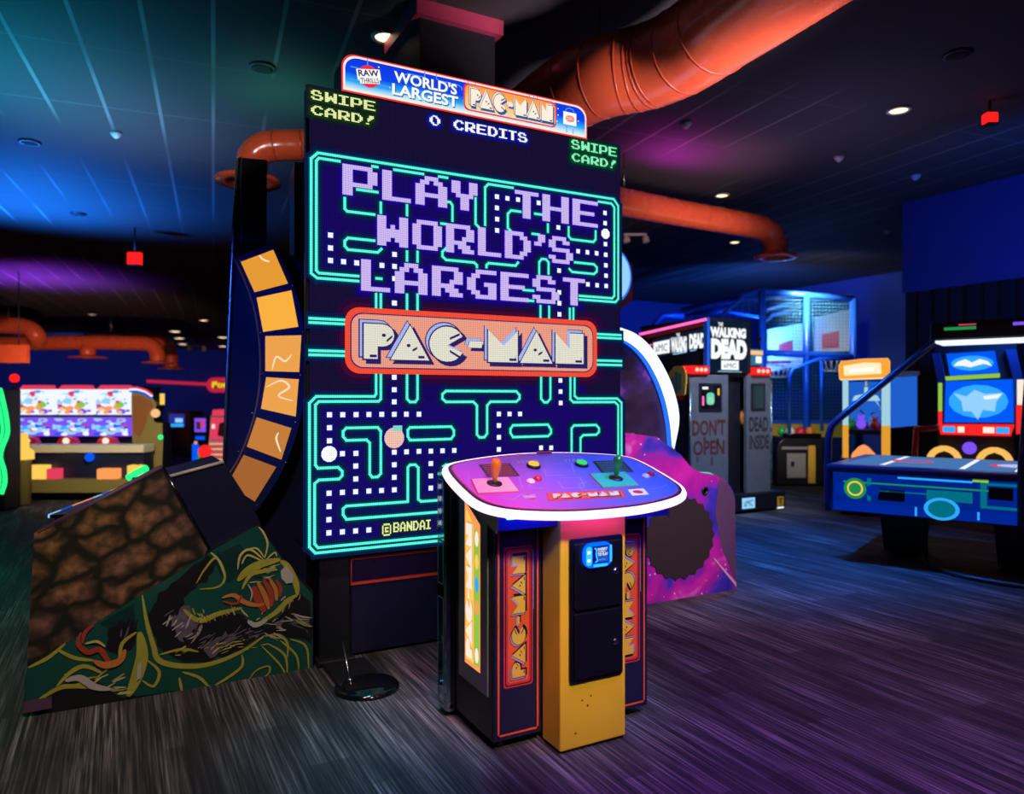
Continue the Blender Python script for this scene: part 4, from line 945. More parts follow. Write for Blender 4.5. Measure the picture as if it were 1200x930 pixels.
# dark rolling wave
def jag(pts, n=3, amp=6, seed=1):
    R_ = random.Random(seed); o = []
    for i, p in enumerate(pts):
        q = pts[(i+1) % len(pts)]
        for j in range(n):
            t = j/n; o.append((p[0]+(q[0]-p[0])*t+R_.uniform(-amp, amp), p[1]+(q[1]-p[1])*t+R_.uniform(-amp, amp)))
    return o
ap(jag(((520, 540), (560, 470), (640, 400), (730, 330), (770, 360), (720, 420), (650, 470), (640, 520), (720, 560), (830, 530), (880, 560), (930, 580), (1000, 520), (1050, 460), (1096, 500), (1096, 640), (1010, 620), (940, 606), (850, 660), (740, 706), (630, 700), (555, 650)), 4, 7), 'fur_black', .002)
ap(jag(((190, 800), (330, 770), (430, 830), (500, 826), (520, 850), (150, 880)), 4, 6, 2), 'fur_black', .002)
ap(jag(((375, 660), (385, 590), (430, 556), (478, 590), (470, 650), (420, 690)), 4, 7, 3), 'fur_black', .002)
for s_, q in enumerate((((600, 560), (650, 500), (690, 580), (640, 640)), ((700, 650), (800, 600), (840, 630), (740, 690)), ((860, 600), (930, 590), (900, 630)), ((1040, 540), (1090, 560), (1080, 600)), ((960, 560), (1000, 545), (985, 590)))):
    ap(jag(q, 5, 9, 10+s_), 'fur_grey', .0026)
# yellow edges and blades
for i, (pts, h) in enumerate((
    (((500, 470), (515, 560), (540, 650), (560, 700), (640, 720), (740, 712), (850, 668), (930, 612)), .012),
    (((645, 520), (700, 560), (770, 535), (850, 515)), .012), (((690, 430), (720, 380), (760, 340), (790, 400), (770, 440), (700, 450)), .006),
    (((930, 615), (980, 610), (1010, 640), (1010, 690)), .006), (((940, 640), (1000, 680), (1010, 745)), .005), (((985, 630), (1040, 680), (1050, 735)), .005), (((1020, 625), (1075, 650), (1085, 735)), .005), (((920, 650), (980, 710), (1005, 750)), .004),
    (((100, 725), (170, 690), (230, 640)), .008), (((200, 660), (260, 690), (330, 700)), .008), (((490, 600), (500, 680), (480, 760), (450, 826)), .026), (((520, 700), (560, 740), (540, 790), (500, 770)), .007), (((560, 680), (640, 660), (700, 670)), .006),
    (((200, 790), (250, 740), (300, 720), (360, 745)), .010), (((120, 850), (200, 800), (260, 790), (400, 800)), .010), (((640, 740), (700, 760), (740, 800)), .007), (((750, 790), (800, 760), (850, 720), (850, 680)), .007), (((870, 775), (900, 735), (945, 720), (940, 750), (890, 772)), .004), (((630, 760), (640, 810)), .006), (((420, 700), (430, 640), (480, 600)), .008))):
    as_(pts, h, 'moss_yellow', .003+i*.0001)
# upper right: a burst of yellow petals round a red hollow
for i, (pts, h, m_) in enumerate((
    (((835, 420), (870, 385), (920, 360), (985, 345)), .020, 'moss_yellow'), (((850, 450), (880, 400), (930, 385), (975, 380)), .010, 'moss_yellow'), (((985, 350), (1010, 370), (1040, 430), (1045, 470)), .016, 'moss_yellow'), (((1045, 470), (1010, 490), (970, 530), (900, 575)), .013, 'moss_yellow'),
    (((870, 560), (900, 575), (940, 555)), .012, 'bone'), (((890, 440), (905, 480), (930, 530)), .018, 'flame_red'), (((905, 425), (930, 470), (945, 520)), .012, 'flame_orange'), (((925, 415), (950, 460), (955, 510)), .012, 'flame_red'), (((945, 410), (968, 450), (972, 490)), .010, 'flame_orange'), (((970, 415), (985, 445), (984, 475)), .008, 'flame_red'),
    (((780, 480), (820, 470), (860, 495), (900, 505), (930, 500)), .011, 'flame_orange'), (((782, 492), (830, 500), (850, 470)), .006, 'flame_red'),
    (((930, 340), (940, 290), (925, 250), (908, 230)), .005, 'straw'), (((925, 345), (880, 310), (845, 330), (835, 380)), .006, 'straw'), (((920, 350), (870, 330), (850, 360)), .005, 'straw'), (((930, 340), (900, 305), (860, 315)), .004, 'straw'), (((935, 345), (965, 320), (972, 335)), .004, 'straw'), (((740, 320), (770, 350), (790, 405)), .005, 'straw'),
    (((1030, 535), (1060, 545), (1096, 550)), .004, 'bone'), (((1040, 560), (1070, 575), (1096, 580)), .004, 'moss_yellow'), (((870, 430), (885, 460), (880, 490)), .004, 'bone'),
    (((285, 600), (275, 640), (310, 670), (350, 660), (380, 700), (400, 720)), .012, 'flame_red'), (((330, 575), (300, 600), (290, 640)), .008, 'flame_red'), (((330, 700), (370, 715), (420, 700), (440, 660)), .016, 'flame_orange'), (((300, 640), (340, 632), (370, 650)), .006, 'straw'),
    (((230, 770), (280, 760), (330, 790), (390, 800)), .015, 'bone'))):
    as_(pts, h, m_, .0052+i*.00012)
R_ = random.Random(21)
def hatch(n, zone, ang, ln, h, mats):
    (ax, ay), (bx_, by_) = zone
    for i in range(n):
        t = R_.random(); x = ax+(bx_-ax)*t+R_.uniform(-22, 22); y = ay+(by_-ay)*t+R_.uniform(-22, 22); g = math.radians(ang+R_.uniform(-22, 22)); l = ln*R_.uniform(.5, 1.2)
        if x+l*abs(math.cos(g)) > 1090: continue
        as_(((x, y), (x+l*.5*math.cos(g)+R_.uniform(-3, 3), y+l*.5*math.sin(g)), (x+l*math.cos(g), y+l*math.sin(g))), h*R_.uniform(.6, 1.3), R_.choice(mats), .0040+i*1e-5)
hatch(34, ((575, 560), (700, 640)), -50, 46, .0030, ('fur_grey', 'fur_grey', 'bone'))
hatch(40, ((690, 660), (900, 600)), -35, 40, .0028, ('fur_grey', 'fur_grey', 'fur_black'))
hatch(26, ((930, 590), (1070, 540)), 15, 44, .0026, ('fur_grey', 'bone', 'moss_yellow'))
hatch(26, ((560, 690), (900, 640)), -25, 34, .0026, ('moss_yellow', 'straw', 'moss_yellow'))
hatch(22, ((660, 540), (850, 515)), 60, 26, .0026, ('moss_yellow', 'straw'))
hatch(24, ((850, 420), (980, 360)), -20, 36, .0028, ('straw', 'fur_black', 'bone'))
hatch(20, ((900, 575), (1030, 490)), -55, 30, .0024, ('straw', 'fur_black', 'bone'))
hatch(24, ((230, 770), (450, 800)), -20, 50, .0040, ('moss_yellow', 'straw', 'bone'))
hatch(16, ((390, 660), (470, 580)), -75, 44, .0040, ('fur_grey', 'fur_black'))
hatch(18, ((760, 330), (880, 330)), 75, 60, .0040, ('green_art_deep',))
ap(((985, 385), (1005, 365), (1028, 395), (1030, 425), (1005, 430), (988, 410)), 'bone', .0085); ap(((484, 712), (498, 700), (494, 760), (480, 770)), 'bone', .0085)
mb.build('swirl_print', pn, norm=False)
mb = MB(); a = SA(28, 826); mb.rect(FA, a[0], a[1]-.03, a[0]+.10, a[1]+.02, 'plum_panel', .0095); mb.build('maker_plate', pn)
mb = MB(); mb.tube([SA3 for SA3 in [FA(*SA(45, 624), -.01), FA(*SA(190, 547), -.01)]], .012, 'plum_panel', 8); mb.tube([FA(*SA(190, 547), -.01), FA(*SA(245, 644), -.01)], .010, 'black_gloss', 8); mb.build('edge_trim', pn)
YH = 3.86
def SH(px, py): q = onY(px, py, YH); return (q[0], YH, q[2])
mb = MB(); mb.prism([SH(*p) for p in ((192, 560), (262, 541), (300, 600), (318, 640), (250, 660))], (0, .48, 0), 'black', 'navy'); hd = mb.build('seat_hood', lm, bevel=.01)
mb = MB(); mb.tube([SH(192, 560), SH(262, 541)], .009, 'bone', 8); mb.build('hood_edge', hd)
# ================================================================== tall black machine with the amber arch
YT = 4.55
tm = thing('tower_machine', 'tall black game machine with a curved arch of six amber light panels', 'arcade machine', (.75, 4.8, 0))
def ST(px, py, Y=YT): q = onY(px, py, Y); return (q[0], Y, q[2])
body = [(262, 546), (277, 186), (283, 183), (283, 292), (326, 292), (345, 300), (364, 310), (364, 780), (300, 780), (275, 640)]
mb = MB(); mb.prism([(x, y, max(z, .012)) for x, y, z in [ST(*p) for p in body]], (.13, .75, 0), 'black', 'navy'); mb.build('body', tm)
mb = MB(); mb.prism([ST(345, 190, 4.8), ST(366, 190, 4.8), ST(366, 312, 4.8), ST(345, 312, 4.8)], (.05, .4, 0), 'black'); mb.build('rear_post', tm)
mb = MB(); mb.prism([ST(282, 184, 4.4), ST(313, 187, 4.4), ST(312.5, 287, 4.4), ST(282, 284, 4.4)], (.06, .5, 0), 'black'); mb.build('top_box', tm, bevel=.006)
mb = MB(); mb.prism([ST(278, 286, 4.45), ST(318, 288, 4.45), ST(318, 301, 4.45), ST(278, 301, 4.45)], (.03, .3, 0), 'black_gloss'); mb.build('top_bracket', tm)
mb = MB(); tr = [ST(278, 186, 4.535), ST(274, 260, 4.535), ST(270, 345, 4.535), ST(266, 440, 4.535), ST(262.5, 545, 4.535)]; mb.tube(tr, .009, 'trim_iris', 8); mb.build('edge_trim', tm)
YR_ = 4.385
Z5a = lambda x, y: ST(220+x*200/396, 130+y*470/930, YR_)
fo = spline([(196, 305), (222, 352), (242, 400), (262, 460), (272, 540), (273, 612), (266, 690), (244, 775), (208, 855), (160, 927)], 4)
fi = spline([(64, 884), (95, 842), (122, 798), (150, 722), (163, 662), (168, 606), (166, 540), (156, 470), (138, 410), (108, 342)], 4)
mb = MB(); oo = [Z5a(*p) for p in fo+fi]; mb.prism(oo, (.02, .16, 0), 'navy_frame'); ar = mb.build('light_arch', tm)
mb = MB(); mb.tube([Z5a(*p) for p in fi], .006, 'bronze', 8); mb.build('arch_trim', ar)
panes = [(((123, 350), (198, 322), (232, 400), (155, 420)), 'amber_a'), (((160, 433), (240, 416), (256, 500), (175, 512)), 'amber_b'), (((180, 522), (263, 520), (258, 605), (180, 603)), 'amber_c'),
         (((182, 617), (257, 622), (250, 708), (170, 690)), 'amber_c'), (((160, 710), (240, 735), (217, 808), (137, 778)), 'amber_d'), (((130, 797), (205, 825), (155, 905), (92, 865)), 'amber_e')]
wav = [((165, 335), (175, 345), (190, 350)), None, ((195, 600), (205, 570), (225, 580), (240, 565)), ((182, 640), (215, 625), (235, 640), (210, 660), (245, 672)), ((210, 745), (205, 760), (215, 790)), ((97, 862), (103, 850), (105, 872))]
for (q, m_), wv in zip(panes, wav):
    mb = MB(); mb.prism([(p[0], p[1]-.001, p[2]) for p in [Z5a(*c) for c in q]], (0, -.006, 0), m_); pa = mb.build('amber_panel', ar)
    if wv:
        FP = lambda u, v, w=0.: (u, YR_-.007-w, v)
        mb.v, mb.f, mb.m, mb.sm = [], [], [], []
        stroke(mb, FP, [(Z5a(*c)[0], Z5a(*c)[2]) for c in wv], .006, 'amber_glint', .001, True); 
        o_ = mb.build('wave_mark', ar, norm=False)
for (x, y) in ((120, 346), (245, 404), (168, 515), (268, 512), (172, 610), (262, 612), (150, 700), (250, 722), (118, 790), (228, 815), (75, 880), (160, 915)):
    p = Z5a(x, y); mb = MB(); mb.lathe([(.006, 0), (.006, .003), (.002, .004)], (p[0], p[1], p[2]), (0, -1, 0), 'steel', 8); mb.build('bolt', ar)
# ================================================================== right: machine with nebula artwork and the glowing crescent
YG = 3.79
gm = thing('space_machine', 'galaxy painted game machine with a glowing white crescent right of the giant cabinet', 'arcade machine', (3.25, 4.1, 0))
def SG(px, py, Y=YG): q = onY(px, py, Y); return (q[0], Y, q[2])
bo = spline([(797, 532), (815, 551), (836, 556), (853, 566), (861, 582), (861.5, 600)], 4)
bo = [(720, 700), (720, 505), (770, 512)] + bo + [(863, 690)]
low = SG(863, 691)[2]
bp_ = [SG(*p) for p in bo]; bp_[0] = (bp_[0][0], YG, low); bp_[-1] = (bp_[-1][0], YG, low)
mb = MB(); mb.prism(bp_, (0, .04, 0), 'black', 'galaxy_art'); gp = mb.build('base_panel', gm)
mb = MB(); mb.prism([(x, YG+.042, z+.0) for x, y, z in bp_], (0, .95, 0), 'black'); mb.build('body', gm)
mb = MB(); gp0 = [SG(*p) for p in ((843, 560), (853, 566), (861, 582), (862, 640), (862.5, 684), (845, 640), (838, 600))]
mb.poly([(x, YG-.0012, z) for x, y, z in gp0], 'plum_panel'); mb.build('plum_patch', gp)
c_ = SG(797, 630); mb = MB(); n = 22; sc_ = []
for i in range(n*2):
    g = 2*math.pi*i/(n*2); r = .262 if i % 2 else .283; sc_.append((c_[0]+r*math.cos(g)*1.08, YG-.002, c_[2]+r*math.sin(g)))
mb.prism(sc_, (0, -.004, 0), 'brown_seal'); mb.build('scalloped_plate', gp)
c_ = SG(826, 575); mb = MB(); mb.lathe([(.030, 0), (.030, .006), (.018, .008), (.016, -.002)], (c_[0], YG, c_[2]), (0, -1, 0), 'black', 20); mb.build('round_knob', gp)
mb = MB(); e0, e1 = SG(836, 655), SG(862, 687); mb.prism([(e0[0], YG-.003, e0[2]), (e1[0], YG-.003, e1[2]), (e1[0], YG-.003, e1[2]+.03), (e0[0], YG-.003, e0[2]+.012)], (0, -.003, 0), 'plate_pink'); mb.build('pink_flash', gp)
YD = 3.84
do = spline([(722, 384), (745, 393), (762, 408), (778, 433), (789, 461), (795, 491), (791, 524), (800, 548)], 4)
mb = MB(); mb.prism([SG(x, y, YD) for x, y in do+[(760, 560), (722, 560)]], (0, .10, 0), 'black', 'nebula_art'); dp = mb.build('disc_panel', gm)
co = spline([(722, 382), (745, 391), (763, 407), (779, 432), (790.5, 460), (796, 491), (790, 526)], 5); ci = spline([(787.5, 522), (785, 495), (779, 467), (769, 441), (756, 419), (741, 404), (722, 394)], 5)
mb = MB(); mb.prism([SG(x, y, YD-.05) for x, y in co+ci], (0, .049, 0), 'ring_blue', 'ring_white'); mb.build('glowing_crescent', gm)
mb = MB(); mb.tube([SG(x, y, YD-.03) for x, y in ci], .010, 'ring_blue', 6); mb.build('blue_edge_light', gm)
c_ = SG(742, 512, YD); mb = MB(); mb.lathe([(.04, .0), (.04, .012), (.02, .016)], (c_[0], YD, c_[2]), (0, -1, 0), 'black', 20); mb.build('hub_cap', dp)
mb = MB(); mb.tube([SG(742, 512, YD-.01), SG(757, 540, YD-.01), SG(775, 562, YD-.01)], .010, 'lilac_art', 6); mb.build('strut', dp)
c_ = SG(706, 323, 4.3); mb = MB(); mb.lathe([(.22, 0), (.22, .05), (.20, .06)], (c_[0], 4.3, c_[2]), (0, -1, 0), 'ring_blue', 36, mats=['ring_blue', 'ring_blue', 'screen_pale']); mb.build('round_sign', gm)
mb = MB(); mb.prism([SG(715, 300, 4.36), SG(742, 309, 4.36), SG(741, 352, 4.36), SG(727, 362, 4.36), SG(715, 362, 4.36)], (0, .06, 0), 'orange_red'); mb.build('red_backing', gm)
mb = MB(); p = SG(722, 330, 4.40); mb.box((p[0]-.10, 4.42, .95), (p[0]-.02, 4.50, p[2]+.1), 'black'); mb.build('sign_mast', gm)
mb = MB()
for px in (828, 845, 854):
    x = SG(px, 700)[0]
    for y in (YG+.05,): mb.lathe([(.010, .075), (.010, .06), (.024, .055), (.026, .03), (.024, .004), (.018, 0)], (x, y, 0), (0, 0, 1), 'chrome', 12)
mb.build('casters', gm)
mb = MB(); mb.box((SG(770, 700)[0], YG+.03, .0), (SG(812, 700)[0], YG+.9, low), 'black'); mb.build('plinth', gm)
def camframe(px, py, d, z=None, face=False):
    """frame facing the viewer's way: x to the right, y away, z up"""
    o = P(px, py, d); oz = o[2] if z is None else z
    if face:
        L_ = math.hypot(o[0], o[1]); s_, c_ = o[0]/L_, o[1]/L_
        return frame((o[0], o[1], oz), (c_, -s_, 0), (s_, c_, 0), (0, 0, 1)), (o[0], o[1], oz)
    return frame((o[0], o[1], oz), (CS, -SN, 0), (SN, CS, 0), (0, 0, 1)), (o[0], o[1], oz)
# ================================================================== zombie shooter booth
YW = 6.25
def SW(px, py, Y=YW): q = onY(px, py, Y); return (q[0], Y, q[2])
tw = thing('shooter_booth', 'grey metal-doored shooting booth with red tail lamps and a white lettered sign on top', 'arcade machine', (6.2, 6.9, 0))
xa, xb = SW(808, 500)[0], SW(903, 500)[0]; xm0, xm1 = SW(853.5, 500)[0], SW(875, 500)[0]
zt_ = SW(850, 437)[2]; YBB = 7.9
hx0, hx1 = SW(828, 400)[0], SW(878.5, 400)[0]; hz0, hz1 = zt_, SW(828, 372)[2]
bx0, bx1 = SW(800, 590)[0], SW(916, 590)[0]; bz = SW(862, 579)[2]
mb = MB(); mb.box((bx0, YW-.06, .03), (bx1, YBB, bz), 'black'); bs = mb.build('base_step', tw, bevel=.01)
FW = lambda u, v, w=0.: (u, YW-.061-w, v)
def put_badge():
    mb.build('badge', bs, norm=False); mb.__init__()
mb = MB(); a, b = SW(865, 583), SW(880, 594); mb.rect(FW, a[0], b[2], b[0], a[2], 'screen_pale', .001); mb.text('aMC', FW, a[0]+.03, b[2]+.025, b[0]-.03, a[2]-.025, 'sign_black', .002, .0)
put_badge(); a, b = SW(906, 581), SW(915, 593); mb.rect(FW, a[0], b[2]+.02, b[0]-.02, a[2], 'yellow_plastic', .001); mb.text('Y', FW, a[0]+.02, b[2]+.04, b[0]-.04, a[2]-.01, 'ink', .002, .05); mb.rect(FW, a[0], b[2]-.012, b[0]-.02, b[2]+.008, 'sign_white', .001)
put_badge()
mb = MB()
for x in (bx0+.08, bx1-.08):
    for y in (YW+.04, YBB-.1): mb.lathe([(.03, 0), (.03, .012), (.012, .018), (.012, .035)], (x, y, 0), (0, 0, 1), 'steel', 12)
mb.build('feet', bs)
# side wall and roof shell
mb = MB(); mb.box((xa, YW+.03, bz), (xa+.06, YBB, zt_+.02), 'navy'); mb.box((xb-.06, YW+.03, bz), (xb, YBB, zt_+.02), 'navy'); mb.box((xa, YBB-.06, bz), (xb, YBB, zt_+.02), 'black'); mb.box((xa, YW+.03, zt_-.04), (xb, YBB, zt_+.02), 'black'); mb.build('shell', tw)
FWd = lambda u, v, w=0.: (u, YW-.001-w, v)
def door(x0, x1, nm, win, words2):
    mb = MB(); mb.box((x0, YW, bz), (x1, YW+.05, zt_-.02), 'gunmetal'); d = mb.build(nm, tw, bevel=.006)
    (wx0, wz1), (wx1, wz0) = win
    m = MB(); m.prism([FWd(wx0-.03, wz0-.03), FWd(wx1+.03, wz0-.03), FWd(wx1+.03, wz1+.03), FWd(wx0-.03, wz1+.03)], (0, -.012, 0), 'black'); w = m.build('window_frame', d, bevel=.004)
    m = MB(); m.rect(FWd, wx0, wz0, wx1, wz1, 'black_gloss', .0125); m.build('dark_glass', w)
    return d, w
def PW(px, py): q = SW(px, py); return (q[0], q[2])
d1, w1 = door(xa, xm0, 'door', (PW(821, 452), PW(843, 479)), None)
mb = MB()
for (a, b, m_) in ((PW(822, 453), PW(829, 456), 'sign_white'), (PW(840, 455), PW(842, 463), 'sign_gold'), (PW(827, 460), PW(836, 474), 'mint_glow'), (PW(829, 466), PW(835, 471), 'lit_yellow'), (PW(822, 464), PW(824, 475), 'neon_pink')):
    mb.poly([FWd(x, z, .014) for x, z in rrect(a[0], b[1], b[0], a[1], min(abs(b[0]-a[0]), abs(a[1]-b[1]))*.3, 3)], m_)
mb.build('poster', w1, norm=False)
for s, a, b in (("DON'T", PW(811, 511), PW(850, 491)), ('OPEN', PW(812, 534), PW(849, 515))):
    mb = MB(); mb.text(s, FWd, a[0], a[1], b[0], b[1], 'blood', .001, .03); mb.build('painted_words', d1, norm=False)
mb = MB()
for (a, b) in ((PW(824, 512), PW(827, 516)), (PW(840, 513), PW(842, 520)), (PW(816, 535), PW(818, 541)), (PW(833, 535), PW(835, 545))): mb.rect(FWd, a[0], b[1], b[0], a[1], 'blood', .001)
mb.build('drips', d1)
d2, w2 = door(xm1, xb, 'door', (PW(882, 452), PW(894, 478)), None)
for s, a, b in (('DEAD', PW(878, 506), PW(900, 488)), ('INSIDE', PW(878, 527), PW(901, 509))):
    mb = MB(); mb.text(s, FWd, a[0], a[1], b[0], b[1], 'grime', .001, .03); mb.build('painted_words', d2, norm=False)
mb = MB(); mb.box((xm0, YW+.10, bz), (xm1, YW+.14, zt_), 'black'); mb.build('curtain_gap', tw)
mb = MB(); mb.ball(SW(873, 490, YW+.09), .07, 'ball_orange', 12, 1.7); mb.build('orange_gun_grip', tw)
for (x0, x1) in ((PW(807, 430)[0], PW(828, 430)[0]), (PW(879, 430)[0], PW(900.5, 430)[0])):
    z0, z1 = PW(820, 438)[1], PW(820, 428.5)[1]
    mb = MB(); mb.box((x0, YW-.05, z0), (x1, YW+.12, z1), 'tail_red'); tl = mb.build('tail_lamp', tw, bevel=.01)
    for t in (.28, .52, .76):
        mb = MB(); mb.ball((x0+(x1-x0)*t, YW-.052, (z0+z1)/2), .022, 'tail_bulb', 10); mb.build('bulb', tl)
# header with the white lettering
mb = MB(); mb.box((hx0, YW-.02, hz0), (hx1, 7.45, hz1), 'sign_black' if False else 'black'); hd_ = mb.build('header', tw, bevel=.008)
FH = lambda u, v, w=0.: (u, YW-.021-w, v)
def PH(px, py): q = onY(px, py, YW-.02); return (q[0], q[2])
mb = MB()
def hrect(a, b, m_, w): a, b = PH(*a), PH(*b); mb.rect(FH, a[0], b[1], b[0], a[1], m_, w)
hrect((830, 375), (876, 436), 'sign_black', .001)
def htext(s, a, b, m_, w=.002, bold=.035): a, b = PH(*a), PH(*b); mb.text(s, FH, a[0], b[1], b[0], a[1], m_, w, bold)
htext('THE', (841.5, 377.5), (847, 382.5), 'sign_white'); htext('WALKING', (832, 382.5), (874, 397), 'sign_white', .002, .075); htext('DEAD', (833, 396), (875, 421.5), 'sign_white', .003, .085)
hrect((845, 422), (865.5, 433.5), 'sign_white', .002); htext('aMC', (848, 425.5), (862.5, 431), 'sign_black', .003, .0); hrect((841, 434.6), (869, 436), 'screen_pale', .002)
mb.build('front_sign', hd_, norm=False)
# side of the header: neon tube, rusty strip, lit lettering
Yf = 7.45
FSd = lambda u, v, w=0.: (hx0-.001-w, Yf-u, v)
def PS(px, py): q = onX(px, py, hx0); return (Yf-q[1], q[2])
mb = MB(); p0, p1 = onX(750, 391.5, hx0-.03), onX(827.5, 374, hx0-.03); mb.tube([p0, p1], .016, 'neon_pink', 10); mb.build('neon_tube', hd_)
mb = MB()
def srect(a, b, m_, w): a, b = PS(*a), PS(*b); mb.rect(FSd, a[0], b[1], b[0], a[1], m_, w)
def squad(q, m_, w): mb.poly([FSd(*PS(*p), w) for p in q], m_)
squad(((765, 398), (827, 384), (827, 405), (765, 420)), 'sign_black', .001)
squad(((757, 394), (825, 378.5), (825, 382), (759, 397)), 'brown_art', .001)
squad(((758, 404.5), (764.5, 403), (764.5, 404.4), (758, 406)), 'neon_pink', .0015)
squad(((766, 401.5), (785, 397.5), (785, 413), (766, 416)), 'sign_white', .002)
def stext(s, a, b, m_, w=.003, bold=.03):
    a, b = PS(*a), PS(*b); mb.text(s, FSd, a[0], b[1], b[0], a[1], m_, w, bold)
stext('aMC', (768.5, 403.5), (782.5, 411), 'sign_black', .003, .0); stext('THE', (793, 390.5), (797, 394.5), 'sign_white'); stext('WALKING', (786.5, 395.5), (805, 412), 'sign_white', .002, .07); stext('DEAD', (808, 391.5), (826.3, 407.5), 'sign_white', .002, .07)
squad(((789, 414.5), (805, 411.5), (805, 412.7), (789, 415.7)), 'screen_pale', .002); squad(((809, 410.5), (816, 409), (816, 410.2), (809, 411.7)), 'screen_pale', .002)
mb.build('side_sign', hd_, norm=False)
mb = MB(); mb.box((hx0-.02, YW-.03, hz0), (hx0+.02, YW+.03, hz1), 'blue_steel'); mb.build('corner_post', hd_)
# side wall artwork and warning board
FSs = lambda u, v, w=0.: (xa-.001-w, u, v)
mb = MB(); q = [(onX(px, py, xa)[1], onX(px, py, xa)[2]) for px, py in ((785, 438), (792, 429), (803, 430), (806, 440), (804, 462), (796, 469), (787, 466))]
mb.prism([FSs(a, b, .001) for a, b in q], (-.02, 0, 0), 'yellow_art'); wb = mb.build('warning_board', tw)
mb = MB(); cq = [(sum(a for a, b in q)/len(q), sum(b for a, b in q)/len(q))][0]
for (a, b, c, d) in ((-.06, -.1, -.02, .1), (.0, -.12, .04, .12), (.07, -.09, .10, .05)): mb.rect(FSs, cq[0]+a, cq[1]+b, cq[0]+c, cq[1]+d, 'teal_line', .0225)
mb.rect(FSs, cq[0]-.10, cq[1]-.20, cq[0]+.10, cq[1]-.15, 'btn_red', .0225); mb.build('board_print', wb)
for x, px in ((xa, 809), (xb, 902)):
    mb = MB(); mb.tube([(x, YW-.012, bz+.02), (x, YW-.012, zt_-.08)], .011, 'trim_iris', 8); mb.build('edge_strip', tw)
a, b = PW(880, 418), PW(899, 428); mb = MB(); mb.box((a[0], YW+.05, b[1]), (b[0]-.02, YW+.30, PW(880, 408)[1]), 'teal_line'); sb = mb.build('side_lamp', tw)
mb = MB(); mb.box((a[0], YW+.045, PW(880, 415)[1]), (b[0]-.02, YW+.05, PW(880, 410)[1]), 'lit_orange_pale'); mb.rect(lambda u, v, w=0.: (u, YW+.044-w, v), PW(889, 420)[0], PW(889, 425)[1], PW(896, 420)[0], PW(889, 417)[1], 'sign_white'); mb.build('lamp_face', sb)
mb = MB(); mb.tube([SW(890, 410, YW+.2), SW(890, 398, YW+.2)], .014, 'black', 8); mb.ball(SW(889.5, 397, YW+.2), .03, 'black', 10); mb.build('antenna', tw)
GS = P(824, 600, 5.9)[:2]; mb = MB(); mb.lathe([(.085, 0), (.09, .02), (.06, .04), (.01, .045)], GS+(.70,), (0, 0, 1), 'mint_glow', 24)  # a small mint light; the stool shape carrying it is made up
t = thing('mint_light', 'small mint light on a made-up round pedestal before the shooting booth', 'stool', GS+(0,)); mb.build('glowing_top', t)
mb = MB(); mb.lathe([(.16, 0), (.16, .02), (.03, .04), (.03, .70)], GS+(0,), (0, 0, 1), 'black', 20); mb.build('pedestal', t)
# ================================================================== basketball cage
cg = thing('basketball_game', 'tall blue netted basketball cage game with two white backboards', 'arcade machine', P(945, 562, 12.6)[:2]+(0,))
def ct(pts, r, nm='frame_tube', m_='blue_steel'):
    mb = MB(); mb.tube([P(*p) for p in pts], r, m_, 8); return mb.build(nm, cg)
D = 12.2
for px in (893, 945, 1000): ct([(px, 341+(px-893)*.08, D), (px, 558 if px < 960 else 530, D)], .055, 'frame_post')
ct([(893, 341, D), (945, 345, D), (1000, 350, D)], .05); ct([(893, 413, D), (945, 415, D), (1003, 418, D)], .055)
ct([(893, 341, D), (845, 352, 13.6), (799, 363, 15.)], .05); ct([(870, 348, 12.8), (845, 371, 12.8)], .04); ct([(801, 370, 14.8), (777, 369, 14.8), (765, 382, 14.8)], .05)
ct([(897, 364, D+.3), (920, 357, D+.6), (944, 353, D+1.)], .03); ct([(800, 370, 15.), (850, 364, 14.2), (893, 372, 13.5)], .03); ct([(820, 357, 14.5), (870, 352, 13.5), (943, 347, 13.)], .03)
ct([(893, 352, D+.5), (850, 360, 13.8), (810, 367, 15.)], .03); ct([(896, 378, D+.2), (906, 369, D+.4), (943, 362, D+1.)], .03)
ct([(925, 510, D-1.1), (925, 440, D-1.1), (929, 432, D-1.1), (960, 420, D-1.1), (1000, 420, D-1.1)], .025); ct([(963, 505, D-1.1), (963, 424, D-1.1)], .025)
mb = MB()
for i in range(27): a = 894+i*3.9; mb.tube([P(a, 345, D+.05), P(a, 492, D+.05)], .0035, 'mesh_teal', 4, caps=False)
for i in range(36): b = 347+i*4.; mb.tube([P(894, b, D+.05), P(998, b+1, D+.05)], .0035, 'mesh_teal', 4, caps=False)
for i in range(12): a = 803+i*7.5; mb.tube([P(a, 363-(a-800)*.235, D+1.7-(a-800)*.016), P(a, 378, D+1.7-(a-800)*.016)], .006, 'mesh_teal', 4, caps=False)
mb.build('safety_net', cg)
mb = MB(); mb.prism([P(893, 492, D+.1), P(1000, 492, D+.1), P(1000, 496, D+.1), P(893, 496, D+.1)], (SN*.06, CS*.06, 0), 'blue_steel'); mb.build('padded_rail', cg)
mb = MB(); mb.prism([P(893, 496, D+.12), P(925, 496, D+.12), P(925, 560, D+.12), P(893, 560, D+.12)], (SN*.06, CS*.06, 0), 'yellow_paint'); mb.prism([P(925, 496, D+.12), P(1000, 496, D+.12), P(1000, 512, D+.12), P(925, 512, D+.12)], (SN*.06, CS*.06, 0), 'yellow_paint'); mb.build('yellow_wall', cg)
mb = MB(); mb.prism([P(893, 440, D+2.6), P(1002, 440, D+2.6), P(1002, 540, D+2.6), P(893, 540, D+2.6)], (SN*.06, CS*.06, 0), 'navy_frame'); mb.build('rear_panel', cg)
